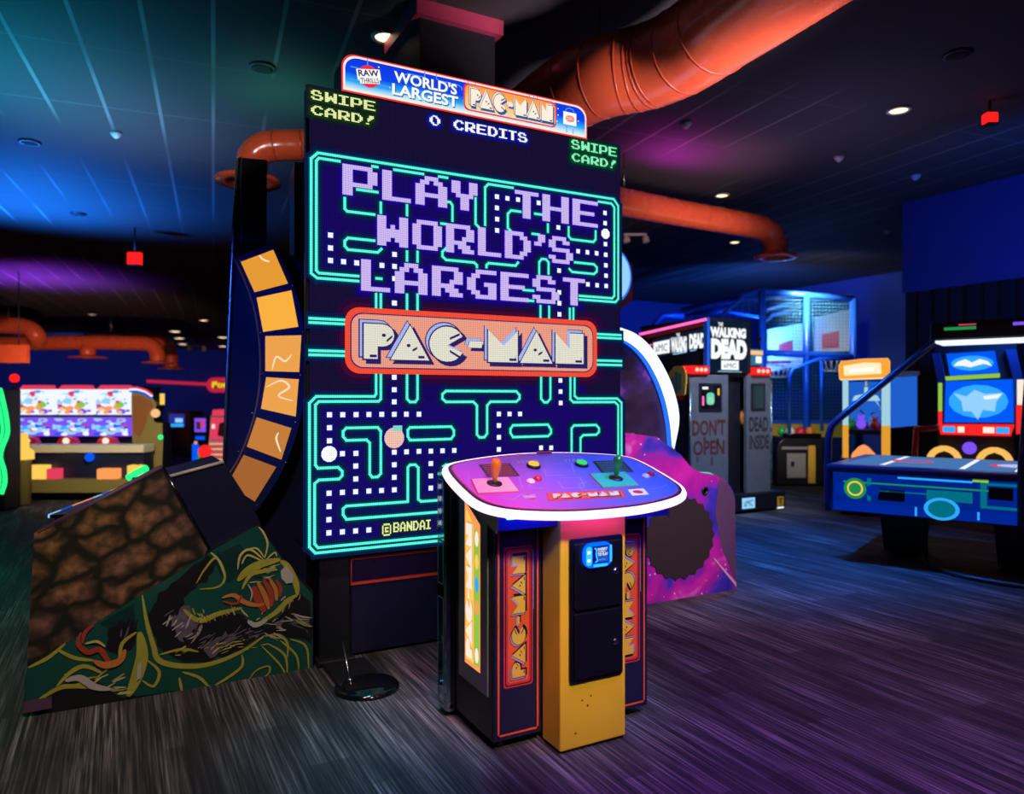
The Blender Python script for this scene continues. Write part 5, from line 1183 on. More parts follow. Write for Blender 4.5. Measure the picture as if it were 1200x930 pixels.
for q, rq, hoop in ((((900, 386), (943, 378), (943, 427), (900, 436)), ((912, 403), (929, 398), (929, 410), (912, 412)), (912, 424)), (((955, 372), (997, 362), (997, 411), (955, 412)), ((963, 391), (983, 388), (983, 407), (963, 409)), (974, 417))):
    mb = MB(); dd = 14.0; mb.prism([P(a, b, dd) for a, b in q], (SN*.05, CS*.05, 0), 'white_board'); bb = mb.build('backboard', cg)
    mb = MB(); mb.prism([P(a, b, dd-.01) for a, b in rq], (-SN*.008, -CS*.008, 0), 'red_paint'); mb.build('red_target', bb)
    c = P(hoop[0], hoop[1], dd-.30); mb = MB(); mb.tube([(c[0]+.23*math.cos(g*.5236), c[1]+.23*math.sin(g*.5236), c[2]) for g in range(12)], .018, 'ball_red', 8, True); rm = mb.build('hoop_rim', bb)
    mb = MB()
    for g in range(12):
        a = g*.5236; mb.tube([(c[0]+.23*math.cos(a), c[1]+.23*math.sin(a), c[2]), (c[0]+.15*math.cos(a+.3), c[1]+.15*math.sin(a+.3), c[2]-.28)], .008, 'white_board', 4)
    mb.tube([(c[0]+.15*math.cos(g*.5236), c[1]+.15*math.sin(g*.5236), c[2]-.28) for g in range(12)], .008, 'white_board', 4, True); mb.build('hoop_net', bb)
    mb = MB(); mb.tube([P(hoop[0], hoop[1]-1, dd), (c[0]+.2*SN, c[1]+.2*CS, c[2])], .02, 'black', 6); mb.build('bracket', bb)
# ball ramp cabinet under the first lane
FB_, o_ = camframe(938, 562, 11.05, 0.)

k = 11.05/FPX
prof_ = [(-27*k, .02), (27*k, .02), (27*k, .72), (-20*k, .72), (-25*k, .66), (-27*k, .55)]
mb = MB(); mb.prism([FB_(a, 0, b) for a, b in prof_], tuple(FB_(0, .9, 0)[i]-FB_(0, 0, 0)[i] for i in range(3)), 'black'); rc = mb.build('ball_return', cg, bevel=.01)
mb = MB(); mb.lbox(FB_, (-16*k, -.02, .13), (6*k, -.001, .50), 'silver_panel'); mb.lbox(FB_, (-12*k, -.032, .30), (-8*k, -.021, .38), 'black'); dr = mb.build('return_door', rc, bevel=.005)

mb = MB(); mb.lbox(FB_, (9*k, -.02, .05), (17*k, -.001, .62), 'yellow_art'); mb.lbox(FB_, (-22*k, -.02, .56), (8*k, -.001, .60), 'silver_panel'); mb.build('trim_panel', rc)
mb = MB(); mb.lbox(FB_, (-18*k, .05, .721), (26*k, .10, .80), 'black_gloss'); mb.lbox(FB_, (-18*k, .10, .721), (26*k, .8, .742), 'black_gloss'); mb.build('ball_tray', rc)
for i, (a, yy, z, m_, l) in enumerate(((-11, .36, .815, 'ball_green', 'green ball in the return tray of the basketball game'), (.5, .36, .815, 'ball_orange', 'small orange ball beside the green ball in the tray'), (12, .38, .815, 'ball_red', 'red ball in the middle of the return tray'), (7, .21, .815, 'ball_red', 'front red ball beside the white ball in the tray'), (23, .36, .815, 'ball_orange', 'orange ball at the right end of the tray'), (-6, .20, .815, 'ball_white', 'white ball in the front of the return tray'))):
    m = MB(); m.ball(FB_(a*k, yy, z), .072, m_, 16); tag(m.build('game_ball'), l, 'ball', 'balls in the return tray')
# ================================================================== crane prize game
FQ, o_ = camframe(1013, 560, 8.3, 0., True)
cr = thing('prize_crane', 'prize crane game with an orange lit header and white and yellow posts', 'arcade machine', o_)
k = 8.3/FPX/math.sqrt(1+(413/FPX)**2); ez = lambda py: EYE+(465-py)*k
mb = MB(); mb.lbox(FQ, (-29*k, 0, .02), (29*k, .62, ez(545)), 'navy'); mb.build('lower_body', cr, bevel=.01)
mb = MB(); mb.prism([FQ(a*k, .02, ez(b)) for a, b in ((-30, 442), (-31, 424), (-28, 418), (0, 415), (28, 415), (30, 420), (29, 440))], tuple(FQ(0, .5, 0)[i]-FQ(0, 0, 0)[i] for i in range(3)), 'crane_cream', 'crane_orange'); hh = mb.build('header', cr, bevel=.01)
mb = MB(); mb.poly([FQ(a*k, .012, ez(b)) for a, b in ((-24, 437), (-25, 424), (0, 420), (19, 421), (20, 435))], 'crane_cream'); mb.poly([FQ(a*k, .008, ez(b)) for a, b in ((-18, 433), (-18, 428), (12, 426), (12, 431))], 'lit_white'); mb.build('header_face', hh)
for a in (-26, 20):
    w = 7 if a < 0 else 10
    mb = MB(); mb.lbox(FQ, (a*k, .02, ez(502)), ((a+w)*k, .09, ez(442)), 'crane_post'); mb.lbox(FQ, (a*k, .015, ez(546)), ((a+w)*k, .10, ez(502)), 'crane_post_yellow'); mb.build('corner_post', cr)
mb = MB(); mb.prism([FQ(29*k, .05, ez(505)), FQ(29*k, .05, ez(440)), FQ(29*k+.30, .5, ez(437)), FQ(29*k+.30, .5, ez(503))], (SN*.02, CS*.02, 0), 'crane_glass'); mb.build('side_window', cr)
mb = MB(); mb.prism([FQ(27*k, .06, .05), FQ(27*k, .06, ez(505)), FQ(29*k+.30, .5, ez(503)), FQ(29*k+.30, .5, .05)], (SN*.02, CS*.02, 0), 'navy'); mb.build('side_wall', cr)
mb = MB(); mb.lbox(FQ, (29*k+.02, .05, ez(437)), (29*k+.30, .5, ez(432)), 'cream'); mb.build('side_lamp', cr)
mb = MB(); mb.lbox(FQ, (-19*k, .56, ez(500)), (20*k, .60, ez(444)), 'crane_glass'); mb.build('rear_window', cr)
mb = MB(); mb.lathe([(.02, .16), (.02, .08), (.12, .06), (.15, 0), (.13, 0)], FQ(2*k, .3, ez(470)), (0, 0, 1), 'crane_post', 18); mb.tube([FQ(2*k, .3, ez(460)), FQ(2*k, .3, ez(444))], .012, 'steel', 6); cl = mb.build('claw_head', cr)
for g in range(3):
    a = g*2.094; m = MB(); m.tube([FQ(2*k+.10*math.cos(a), .3+.10*math.sin(a), ez(470)), FQ(2*k+.16*math.cos(a), .3+.16*math.sin(a), ez(480)), FQ(2*k+.05*math.cos(a), .3+.05*math.sin(a), ez(488))], .010, 'chrome', 6); m.build('claw_finger', cl)
for (a, y, b, r, m_, l) in ((-15, .16, 503, .045, 'ball_green', 'green toy inside the prize crane by the left post'), (-4, .42, 502, .055, 'screen_violet', 'violet toy in the middle of the prize crane'), (13, .16, 502, .05, 'ball_red', 'red toy inside the prize crane by the right post'), (9, .45, 503, .045, 'ball_white', 'white toy at the back of the prize crane')):
    m = MB(); c = FQ(a*k, y, ez(b)); m.ball(c, r, m_, 12); m.ball((c[0], c[1], c[2]+r*1.2), r*.65, m_, 10); m.ball((c[0]+r*.5*CS, c[1]-r*.5*SN, c[2]+r*1.8), r*.25, m_, 8); m.ball((c[0]-r*.5*CS, c[1]+r*.5*SN, c[2]+r*1.8), r*.25, m_, 8); tag(m.build('plush_toy'), l, 'toy', 'toys inside the prize crane')
mb = MB(); mb.lbox(FQ, (-19*k, .05, ez(514)), (20*k, .58, ez(508)), 'black'); mb.build('prize_floor', cr)
mb = MB(); mb.lathe([(.13, 0), (.12, .05), (.05, .13), (.01, .15)], FQ(-1*k, -.05, ez(544)), (0, 0, 1), 'lit_orange', 16); mb.build('glowing_button', cr)
# ================================================================== twin screen driving game
FDv, o_ = camframe(1146, 570, 7.5, 0., True)
dg = thing('driving_game', 'twin seat driving game with two blue screens and yellow wheels', 'arcade machine', o_)
k = 7.5/FPX; ez = lambda py: EYE+(465-py)*7.5/FPX; ex = lambda px: (px-1146)*7.5/FPX/math.sqrt(1+(546/FPX)**2)
def dp_(q, y, m_, nm, dpt=.05):
    mb = MB(); mb.prism([FDv(ex(a), y, ez(b)) for a, b in q], tuple(FDv(0, dpt, 0)[i]-FDv(0, 0, 0)[i] for i in range(3)), m_); return mb.build(nm, dg)
dp_(((1096, 548), (1188, 548), (1192, 400), (1092, 400)), .30, 'black', 'body', .5)
dp_(((1090, 412), (1100, 412), (1107, 445), (1105, 500), (1098, 500), (1097, 445)), .05, 'blue_steel', 'side_wing', .4); dp_(((1178, 410), (1190, 410), (1198, 445), (1198, 502), (1188, 502), (1188, 445)), .05, 'blue_steel', 'side_wing', .4)
for q, ins in ((((1107, 412), (1166, 410), (1171, 436), (1112, 439)), 'up'), (((1104, 446), (1187, 444), (1188, 495), (1105, 496)), 'low')):
    s = dp_(q, .22, 'screen_blue', 'screen', .06); cx = sum(p[0] for p in q)/4; cy = sum(p[1] for p in q)/4
    m = MB(); FZ = lambda u, v, w=0.: FDv(ex(u), .22-.002-w, ez(v))
    W2, H2 = (26, 9) if ins == 'up' else (36, 20)
    m.poly([FZ(cx+W2*math.cos(g*.4189), cy+H2*math.sin(g*.4189)) for g in range(15)], 'screen_cyan')
    R_ = random.Random(3 if ins == 'up' else 8)
    if ins == 'up': pts = [(cx+dx, cy+dy) for dx, dy in ((-23, 3), (-18, -2), (-8, -5), (0, -1), (9, -5), (19, -2), (24, 4), (14, 1), (6, 3), (-2, 5), (-12, 3))]; cm_ = 'screen_white'
    else: pts = [(cx+dx, cy+dy) for dx, dy in ((-30, -10), (-14, -6), (-4, -14), (8, -9), (30, -10), (22, 0), (20, 12), (6, 10), (0, 22), (-8, 12), (-18, 12), (-20, 0))]; cm_ = 'screen_pale'
    m.poly([FZ(a, b, .002) for a, b in pts], cm_)
    if ins == 'low': m.poly([FZ(cx+dx, cy+dy, .004) for dx, dy in ((6, -6), (28, -9), (24, -4), (8, -2))], 'screen_white')
    m.build('screen_picture', s, norm=False)
dp_(((1106, 440), (1172, 437), (1172, 442), (1106, 445)), .18, 'screen_lime', 'divider', .05)
dp_(((1098, 448), (1103, 448), (1103, 482), (1098, 482)), .04, 'screen_lime', 'edge_light', .02); dp_(((1098, 482), (1103, 482), (1103, 500), (1098, 500)), .04, 'tail_red', 'edge_light', .02)
dp_(((1191, 445), (1199, 445), (1199, 474), (1191, 474)), .04, 'lit_cream', 'edge_light', .02); dp_(((1190, 474), (1200, 474), (1200, 506), (1190, 508)), .04, 'tail_red', 'edge_light', .02)
bar = dp_(((1099, 498), (1188, 497), (1184, 510), (1101, 510)), .0, 'tail_red', 'dash_bar', .2)
m = MB(); FZ = lambda u, v, w=0.: FDv(ex(u), -.002-w, ez(v))
for a, b, m_ in ((1104, 1119, 'screen_cyan'), (1122, 1130, 'lit_cream'), (1152, 1165, 'lit_cream'), (1167, 1182, 'screen_cyan')): m.rect(FZ, a, 507, b, 500, m_)
m.build('dash_lights', bar)
for px in (1106, 1165):
    R_ = 15*k; c = (ex(px), -.12, ez(541)); m = MB(); m.tube([FDv(c[0]+R_*math.cos(g*.3491), c[1]+.25*R_*math.sin(g*.3491), c[2]+R_*math.sin(g*.3491)) for g in range(18)], .032, 'gold_arc', 10, True); wv = m.build('steering_wheel', dg)
    m = MB(); m.ball(FDv(*c), .05, 'black', 10)
    for g in (0, 2.094, 4.189): m.tube([FDv(*c), FDv(c[0]+R_*math.cos(g+1.57), c[1]+.25*R_*math.sin(g+1.57), c[2]+R_*math.sin(g+1.57))], .015, 'black', 6)
    m.tube([FDv(*c), FDv(c[0], c[1]+.4, c[2]-.05)], .03, 'black', 8); m.build('wheel_hub', wv)
m = MB(); m.ball(FDv(ex(1136), -.02, ez(525)), .065, 'screen_violet', 14); m.build('violet_light', dg)
dp_(((1098, 512), (1188, 512), (1190, 560), (1096, 560)), .1, 'black', 'dashboard', .3)
m = MB(); m.tube([FDv(ex(1070), -.25, ez(503)), FDv(ex(1096), -.25, ez(501)), FDv(ex(1098), .1, ez(501))], .03, 'red_paint', 8); m.tube([FDv(ex(1073), -.25, ez(503)), FDv(ex(1071), -.25, ez(530)), FDv(ex(1073), -.25, .02)], .03, 'red_paint', 8); m.build('red_rail', dg)
# ================================================================== air hockey table with its overhead lamp
A_ = (5.18, 4.09); ang = math.atan2(-.916, .40)
Ux, Uy = math.cos(ang), math.sin(ang); Vx, Vy = -Uy, Ux
HK = lambda u, v, z=0.: (A_[0]+Ux*u+Vx*v, A_[1]+Uy*u+Vy*v, z)
ah = thing('air_hockey_table', 'blue lit air hockey table with a tube arch carrying an overhead lamp', 'game table', HK(1.2, .6, 0))
mb = MB(); mb.lbox(HK, (0, 0, .42), (2.5, 1.25, .74), 'hockey_edge' if False else 'navy_frame'); tb = mb.build('table_body', ah, bevel=.02)
mb = MB(); mb.lbox(HK, (-.03, -.03, .74), (2.53, 1.28, .80), 'navy_frame'); mb.build('rail', ah, bevel=.02)
mb = MB(); mb.lbox(HK, (.09, .09, .795), (2.41, 1.16, .803), 'hockey_top'); ps = mb.build('playing_surface', ah)
mb = MB()
for (u, v, r, m_) in ((.5, .62, .16, 'screen_red'), (1.25, .62, .2, 'screen_red'), (2.0, .62, .16, 'screen_red'), (.5, .62, .11, 'hockey_top'), (1.25, .62, .15, 'screen_pale'), (2.0, .62, .11, 'hockey_top')):
    mb.poly([HK(u+r*math.cos(i*.2618), v+r*math.sin(i*.2618), .8042+(r < .16)*.0008) for i in range(24)], m_)
for u in (.35, .9, 1.25, 1.6, 2.15): mb.poly([HK(u, .1, .8038), HK(u+.04, .1, .8038), HK(u+.04, 1.15, .8038), HK(u, 1.15, .8038)], 'screen_white')
mb.build('rink_marks', ps, norm=False)
FK = lambda u, v, w=0.: HK(u, -.002-w, v)
mb = MB(); mb.rect(FK, .02, .425, 2.48, .50, 'hockey_blue'); mb.rect(FK, .02, .50, 2.48, .735, 'hockey_edge')
for (a, b, c, d, m_) in ((.10, .655, 1.1, .667, 'hockey_green'), (.15, .60, .95, .61, 'hockey_teal'), (.5, .71, 1.0, .725, 'screen_cyan'), (1.05, .53, 1.09, .72, 'hockey_teal'), (1.28, .53, 1.32, .72, 'hockey_teal'), (1.05, .70, 1.32, .72, 'hockey_teal'), (1.05, .53, 1.32, .55, 'hockey_teal'), (.70, .56, 1.0, .64, 'hockey_teal'), (1.03, .44, 1.045, .50, 'screen_cyan'), (.62, .43, .635, .50, 'screen_cyan'), (.28, .52, .31, .70, 'hockey_teal'), (1.1, .60, 1.25, .69, 'ink'), (.36, .53, .55, .62, 'ink'), (1.0, .72, 1.1, .737, 'screen_lime')):
    mb.rect(FK, a, b, c, d, m_, .002)
def kdisc(u, z, r, m_, w, sx=1.):
    mb.poly([FK(u+r*sx*math.cos(i*.2618), z+r*math.sin(i*.2618), w) for i in range(24)], m_)
kdisc(.19, .61, .085, 'hockey_green', .003); kdisc(.19, .61, .06, 'lit_yellow', .0036); kdisc(.19, .61, .048, 'hockey_green', .0042); kdisc(.08, .60, .05, 'hockey_blue', .0028); kdisc(.32, .60, .05, 'hockey_blue', .0028)
kdisc(.80, .50, .085, 'screen_cyan', .003, 1.4); kdisc(.80, .50, .065, 'hockey_teal', .0036, 1.4); kdisc(1.62, .60, .125, 'screen_cyan', .003); kdisc(1.62, .60, .10, 'hockey_blue', .0036); kdisc(1.62, .60, .05, 'lit_orange', .0042); kdisc(1.62, .60, .03, 'hockey_blue', .0048)
kdisc(1.95, .62, .07, 'screen_cyan', .003, 1.6); mb.build('side_art', tb, norm=False)
FE_ = lambda u, v, w=0.: HK(-.002-w, u, v)
mb = MB(); mb.rect(FE_, .02, .425, 1.23, .50, 'hockey_blue'); mb.rect(FE_, .05, .52, 1.2, .72, 'hockey_edge'); mb.rect(FE_, .1, .63, 1.15, .645, 'hockey_green', .002); mb.build('end_art', tb)
for u, v in ((.42, .72), (1.25, .62), (2.05, .72)):
    mb = MB(); mb.prism([HK(u-.16, v-.20, .42), HK(u+.16, v-.20, .42), HK(u+.13, v-.16, .03), HK(u-.13, v-.16, .03)], (Vx*.4, Vy*.4, 0), 'black'); mb.lathe([(.05, 0), (.05, .02), (.02, .04)], HK(u, v, 0), (0, 0, 1), 'steel', 12); mb.build('pedestal_leg', ah)
mb = MB(); mb.tube(spline([HK(-.05, .12, .40), HK(-.05, .12, .85), HK(-.04, .13, 1.05), HK(.02, .16, 1.16), HK(.22, .28, 1.36), HK(.66, .58, 1.80), HK(.74, .60, 1.84)], 5), .030, 'navy_frame', 10); mb.build('arch_tube', ah)
mb = MB(); mb.tube(spline([HK(1.30, -.02, .42), HK(1.30, -.03, .80), HK(1.31, .0, 1.0), HK(1.32, .30, 1.45), HK(1.33, .52, 1.80)], 5), .026, 'navy_frame', 10); mb.build('arch_tube', ah)
mb = MB(); mb.lbox(HK, (.66, .42, 1.80), (1.9, .82, 1.96), 'black'); ov = mb.build('overhead_lamp', ah, bevel=.02)
mb = MB(); mb.lbox(HK, (.70, .40, 1.785), (1.86, .80, 1.805), 'lamp_white'); mb.build('light_tube', ov)
mb = MB(); FL = lambda u, v, w=0.: HK(u, .418-w, v)
for a, b, c, d, m_ in ((.76, 1.885, .98, 1.91, 'hockey_green'), (1.22, 1.90, 1.34, 1.925, 'screen_violet'), (1.40, 1.87, 1.86, 1.94, 'gold_arc'), (.86, 1.92, .98, 1.93, 'screen_red')):
    mb = MB(); mb.rect(FL, a, b, c, d, m_, .003); mb.build('score_light', ov)
cb = [HK(.62, .5, .30), HK(.62, .45, .12), HK(.7, .2, .02), HK(1.0, -.05, .015), HK(1.6, -.1, .015), HK(2.3, .1, .015)]
mb = MB(); mb.tube(spline(cb, 8), .022, 'black', 8); tag(mb.build('floor_cable'), 'black cable looping on the floor under the air hockey table', 'cable')
# ================================================================== left background: lit ticket games
FL0, o_ = camframe(36, 578, 10.07, 0.)
k = 10.07/FPX; ez = lambda py: EYE+(465-py)*k
root = thing('ticket_game', 'lit ticket game with pale screens, leftmost of the three joined ones', 'arcade machine', o_, 'row of three lit ticket games')
mb = MB(); mb.lbox(FL0, (-.255, .25, .02), (.255, .95, ez(452)), 'black'); bd = mb.build('cabinet_body', root, bevel=.015)
mb = MB(); mb.prism([FL0(a, .10, ez(b)) for a, b in ((-.25, 456), (.25, 456), (.22, 486), (-.22, 486))], tuple(FL0(0, .2, 0)[i]-FL0(0, 0, 0)[i] for i in range(3)), 'screen_white'); us = mb.build('upper_screen', root)
mb = MB(); FZ = lambda u, v, w=0.: FL0(u, .098-w, ez(v))
R_ = random.Random(5)
for i in range(46):
    a, b = R_.uniform(-.22, .22), R_.uniform(458, 484); r = R_.uniform(.012, .055); w2 = .001+i*.00005
    m_ = R_.choice(('screen_red', 'screen_pale', 'screen_cyan', 'screen_white', 'lit_cream', 'screen_white') if b < 474 else ('screen_lime', 'lit_yellow', 'screen_violet', 'screen_white', 'screen_pale', 'lit_orange'))
    mb.poly([FZ(max(-.235, min(.235, a+r*1.3*math.cos(q*.785))), max(457, min(485, b+r*65*math.sin(q*.785))), w2) for q in range(8)], m_)
mb.build('screen_picture', us, norm=False)
mb = MB(); mb.prism([FL0(a, .02, ez(b)) for a, b in ((-.26, 489), (.26, 489), (.26, 511), (-.26, 511))], tuple(FL0(0, .2, 0)[i]-FL0(0, 0, 0)[i] for i in range(3)), 'screen_violet'); ls = mb.build('lower_screen', root)
mb = MB(); FZ = lambda u, v, w=0.: FL0(u, .018-w, ez(v))
for i in range(46):
    a, b = R_.uniform(-.24, .24), R_.uniform(491, 509); r = R_.uniform(.012, .050); w2 = .001+i*.00005
    m_ = R_.choice(('screen_red', 'screen_blue', 'screen_violet', 'screen_pale', 'screen_white') if b < 498 else ('screen_pale', 'screen_cyan', 'screen_white', 'screen_pale', 'screen_blue', 'screen_red'))
    mb.poly([FZ(max(-.25, min(.25, a+r*1.6*math.cos(q*.785))), max(490, min(510.5, b+r*60*math.sin(q*.785))), w2) for q in range(8)], m_)
mb.build('screen_picture', ls, norm=False)
mb = MB(); mb.prism([FL0(a, -.08, ez(b)) for a, b in ((-.14, 519), (-.10, 513), (0, 510), (.10, 513), (.14, 519))], tuple(FL0(0, .1, 0)[i]-FL0(0, 0, 0)[i] for i in range(3)), 'btn_red'); ct_ = mb.build('control_pod', root)
mb = MB(); mb.ball(FL0(0, -.09, ez(516)), .045, 'lit_cream', 10); mb.build('lit_button', ct_)
mb = MB(); mb.prism([FL0(a, .08, ez(b)) for a, b in ((-.22, 456), (-.16, 451), (.16, 451), (.22, 456))], tuple(FL0(0, .2, 0)[i]-FL0(0, 0, 0)[i] for i in range(3)), 'screen_red'); mb.build('top_cap', root)
for i, l in ((1, 'lit ticket game with pale screens, middle of the three joined ones'), (2, 'lit ticket game with pale screens, next to the brown curved side panel')):
    dx = i*46*k; copy_tree(root, (o_[0]+CS*dx, o_[1]-SN*dx, 0), l)
k = 9.6/FPX; FC0, o_ = camframe(100, 580, 9.55, 0.); ez = lambda py: EYE+(465-py)*k
ctr = thing('ticket_counter', 'long counter with a pale rail in front of the lit ticket games', 'counter', o_)
mb = MB(); mb.lbox(FC0, (-78*k, 0, ez(530)), (68*k, .3, ez(521)), 'cream'); mb.build('pale_rail', ctr, bevel=.01)
mb = MB(); mb.lbox(FC0, (-74*k, .06, .02), (66*k, .30, ez(530)), 'navy'); mb.build('counter_front', ctr)
mb = MB(); mb.lbox(FC0, (-60*k, -.12, ez(575)), (66*k, .06, ez(560)), 'khaki'); mb.build('foot_ledge', ctr)
for a, b, m_, nm, l in ((-62, -42, 'lit_yellow', 'ticket_bin', 'yellow lit bin under the pale rail of the ticket counter'), (-40, -28, 'screen_red', 'prize_box', 'small red box beside the yellow bin'), (18, 40, 'lit_orange', 'prize_box', 'orange red box under the middle of the pale rail'), (53, 58, 'lit_yellow', 'prize_box', 'slim yellow box near the khaki panel'), (61, 66, 'lit_yellow', 'prize_box', 'second slim yellow box nearest the khaki panel')):
    m = MB(); m.lbox(FC0, (a*k, -.10, ez(560)), (b*k, .05, ez(544 if m_ == 'lit_yellow' else 548)), m_); tag(m.build(nm, bevel=.01), l, 'box', 'boxes on the ticket counter ledge')
m = MB(); m.ball(FC0(6*k, -.02, ez(535)), .06, 'screen_blue', 10); m.build('blue_light', ctr)
# curved brown and khaki end panel
FP0, o_ = camframe(172, 590, 9.95, 0.); k = 9.95/FPX; ez = lambda py: EYE+(465-py)*k; ex = lambda px: (px-172)*k
ep = thing('curved_game', 'game with a curved brown and khaki side panel at the end of the ticket counter', 'arcade machine', o_)
V_ = tuple(FP0(0, .25, 0)[i]-FP0(0, 0, 0)[i] for i in range(3)); v_ = tuple(FP0(0, .04, 0)[i]-FP0(0, 0, 0)[i] for i in range(3))
q = spline([(155, 512), (154, 470), (156, 457), (168, 460), (180, 468), (183, 476), (180, 486), (181, 494), (190, 496)], 3)+[(191, 520), (188, 588), (160, 588)]
mb = MB(); mb.prism([FP0(ex(a), .0, ez(b)) for a, b in q], V_, 'black', 'khaki'); sp = mb.build('side_panel', ep)
mb = MB(); mb.poly([FP0(ex(a), -.002, ez(b)) for a, b in ((156, 508), (155, 464), (166, 463), (178, 470), (180, 476), (174, 484), (170, 500), (164, 512))], 'brown_art'); mb.build('brown_print', sp)
mb = MB()
for r, m_ in ((0, 'screen_red'), (3, 'lit_white'), (6, 'screen_blue')): mb.tube([FP0(ex(a), -.02, ez(b+r*.7)) for a, b in ((153, 454), (162, 454), (172, 457), (179, 462))], .016, m_, 6)
mb.build('tricolor_arc', ep)
m = MB(); m.ball(FP0(ex(183), -.02, ez(484)), .06, 'lit_orange_pale', 12); m.build('orange_light', ep)
m = MB(); m.tube([FP0(ex(186), .1, ez(474)), FP0(ex(186), .1, ez(461))], .03, 'lit_yellow', 8); m.build('yellow_lamp', ep)
m = MB(); m.ball(FP0(ex(189), -.02, ez(512)), .035, 'neon_green', 10); m.build('green_light', ep)
# neon edged game at the left border and yellow bin
FN, o_ = camframe(2, 580, 8.6, 0.); k = 8.6/FPX; ez = lambda py: EYE+(465-py)*k; ex = lambda px: (px-2)*k
ng = thing('neon_game', 'dark game with a wavy green neon edge at the left border', 'arcade machine', o_)
mb = MB(); mb.lbox(FN, (ex(-60), .02, .02), (ex(5), .30, ez(455)), 'black'); mb.build('body', ng, bevel=.02)
for off, r in ((0, .024), (-6, .016)):
    mb = MB(); mb.tube(spline([FN(ex(a+off), -.02, ez(b)) for a, b in ((1, 455), (5, 470), (9, 490), (10, 508), (4, 524), (2, 536), (6, 550), (7, 565), (3, 578))], 4), r, 'neon_green', 8); mb.build('neon_tube', ng)
FN2, o_ = camframe(26, 585, 9.1, 0.); k = 9.1/FPX; ez = lambda py: EYE+(465-py)*k
yb = thing('token_bin', 'tall pale bin with a yellow lit top next to the green neon edge', 'bin', o_)
mb = MB(); mb.lathe([(.10, .02), (.10, ez(540)), (.12, ez(538))], FN2(0, 0, 0), (0, 0, 1), 'khaki', 16); mb.build('drum', yb)
mb = MB(); mb.lathe([(.13, 0), (.13, .10), (.08, .14), (.06, .32), (.02, .33)], FN2(0, 0, ez(538)), (0, 0, 1), 'lit_yellow', 16); mb.build('lit_top', yb)
m = MB(); c = P(17, 443, 10.); m.ball(c, .06, 'red_lamp', 12); rb = thing('red_beacon', 'round red beacon on a thin post above the left games', 'lamp', (c[0], c[1], 0)); m.build('beacon', rb)
m = MB(); m.tube([(c[0], c[1], 0), (c[0], c[1], c[2]-.05)], .025, 'black', 8); m.build('post', rb)
o1 = P(-40, 404, 15); mb = MB(); mb.prism([P(-40, 404, 15), P(31, 404, 15), P(31, 425, 15), P(-40, 425, 15)], (SN*.1, CS*.1, 0), 'duct_orange'); op = tag(mb.build('hanging_panel'), 'orange panel hanging below the pipes at the left edge', 'panel')
mb = MB()
for px in (-30, 22): mb.tube([P(px, 404, 15.05), P(px, 404, 15.05)[:2]+(CEIL,)], .012, 'black', 6)
mb.build('hanger', op)
# low dark game with a coloured light strip behind the painted machine
p0, p1 = onZ(62, 603, .55), onZ(152, 568, .55)
dx, dy = p1[0]-p0[0], p1[1]-p0[1]; L_ = math.hypot(dx, dy); ux, uy = dx/L_, dy/L_
HB = lambda u, v, z=0.: (p0[0]+ux*u+uy*v, p0[1]+uy*u-ux*v, z)
lb_ = thing('low_game', 'low dark game table with a strip of coloured lights along its edge', 'game table', HB(L_/2, .25, 0))
mb = MB(); mb.lbox(HB, (0, 0, .02), (L_, .55, .53), 'black'); mb.build('body', lb_, bevel=.02)
mb = MB(); mb.lbox(HB, (0, -.02, .53), (L_, .55, .55), 'black'); mb.build('top', lb_)
for i, m_ in enumerate(('screen_pale', 'screen_blue', 'lit_orange', 'lit_orange', 'screen_pale', 'screen_blue', 'lit_yellow', 'screen_violet')):
    m = MB(); a = L_*(i+.05)/8; m.lbox(HB, (a, -.035, .528), (a+L_*.112, -.021, .552), m_); m.build('light_segment', lb_)
c = P(158, 555, 7.2); m = MB(); m.tube([P(150, 560, 7.2), P(158, 555, 7.2), P(172, 548, 7.2)], .035, 'neon_green', 8)
gs = thing('green_light_bar', 'slanted green light bar above the painted machine on a dark stand', 'light', (c[0], c[1], 0)); m.build('light_bar', gs)
m = MB(); m.tube([(c[0], c[1], 0), (c[0], c[1], c[2]-.03)], .03, 'black', 8); m.lathe([(.15, 0), (.15, .02), (.03, .04)], (c[0], c[1], 0), (0, 0, 1), 'black', 16); m.build('stand', gs)
# ------------------------------------------------------------------ far left corner
FK0, o_ = camframe(255, 545, 14.4, 0.); k = 14.4/FPX; ez = lambda py: EYE+(465-py)*k; ex = lambda px: (px-255)*k
sm = thing('striped_machine', 'red machine with a striped lower front far behind the tall black machine', 'arcade machine', o_)
V_ = tuple(FK0(0, .7, 0)[i]-FK0(0, 0, 0)[i] for i in range(3))
mb = MB(); mb.prism([FK0(ex(a), 0, ez(b)) for a, b in ((243, 545), (246.5, 487), (275, 487), (275, 545))], V_, 'white_plastic'); bd = mb.build('body', sm)
mb = MB(); mb.poly([FK0(ex(a), -.004, ez(b)) for a, b in ((246, 514), (247.5, 489), (275, 489), (275, 514))], 'screen_red'); mb.poly([FK0(ex(a), -.006, ez(b)) for a, b in ((248, 502), (248.5, 497), (252, 497), (252, 502))], 'lit_cream'); mb.poly([FK0(ex(a), -.006, ez(b)) for a, b in ((255, 510), (257, 496), (263, 494), (266, 500), (262, 512))], 'blood'); mb.build('red_front', bd, norm=False)
mb = MB()
for i in range(9): b = 516+i*3.1; mb.poly([FK0(ex(a), -.004, ez(c)) for a, c in ((245, b+1.5), (245, b), (275, b), (275, b+1.5))], 'lit_orange_pale' if i % 2 else 'screen_red')
mb.build('stripes', bd)
mb = MB(); mb.prism([FK0(ex(a), .05, ez(b)) for a, b in ((247, 487), (248, 480), (275, 480), (275, 487))], V_, 'screen_red'); mb.build('top_sign', sm)
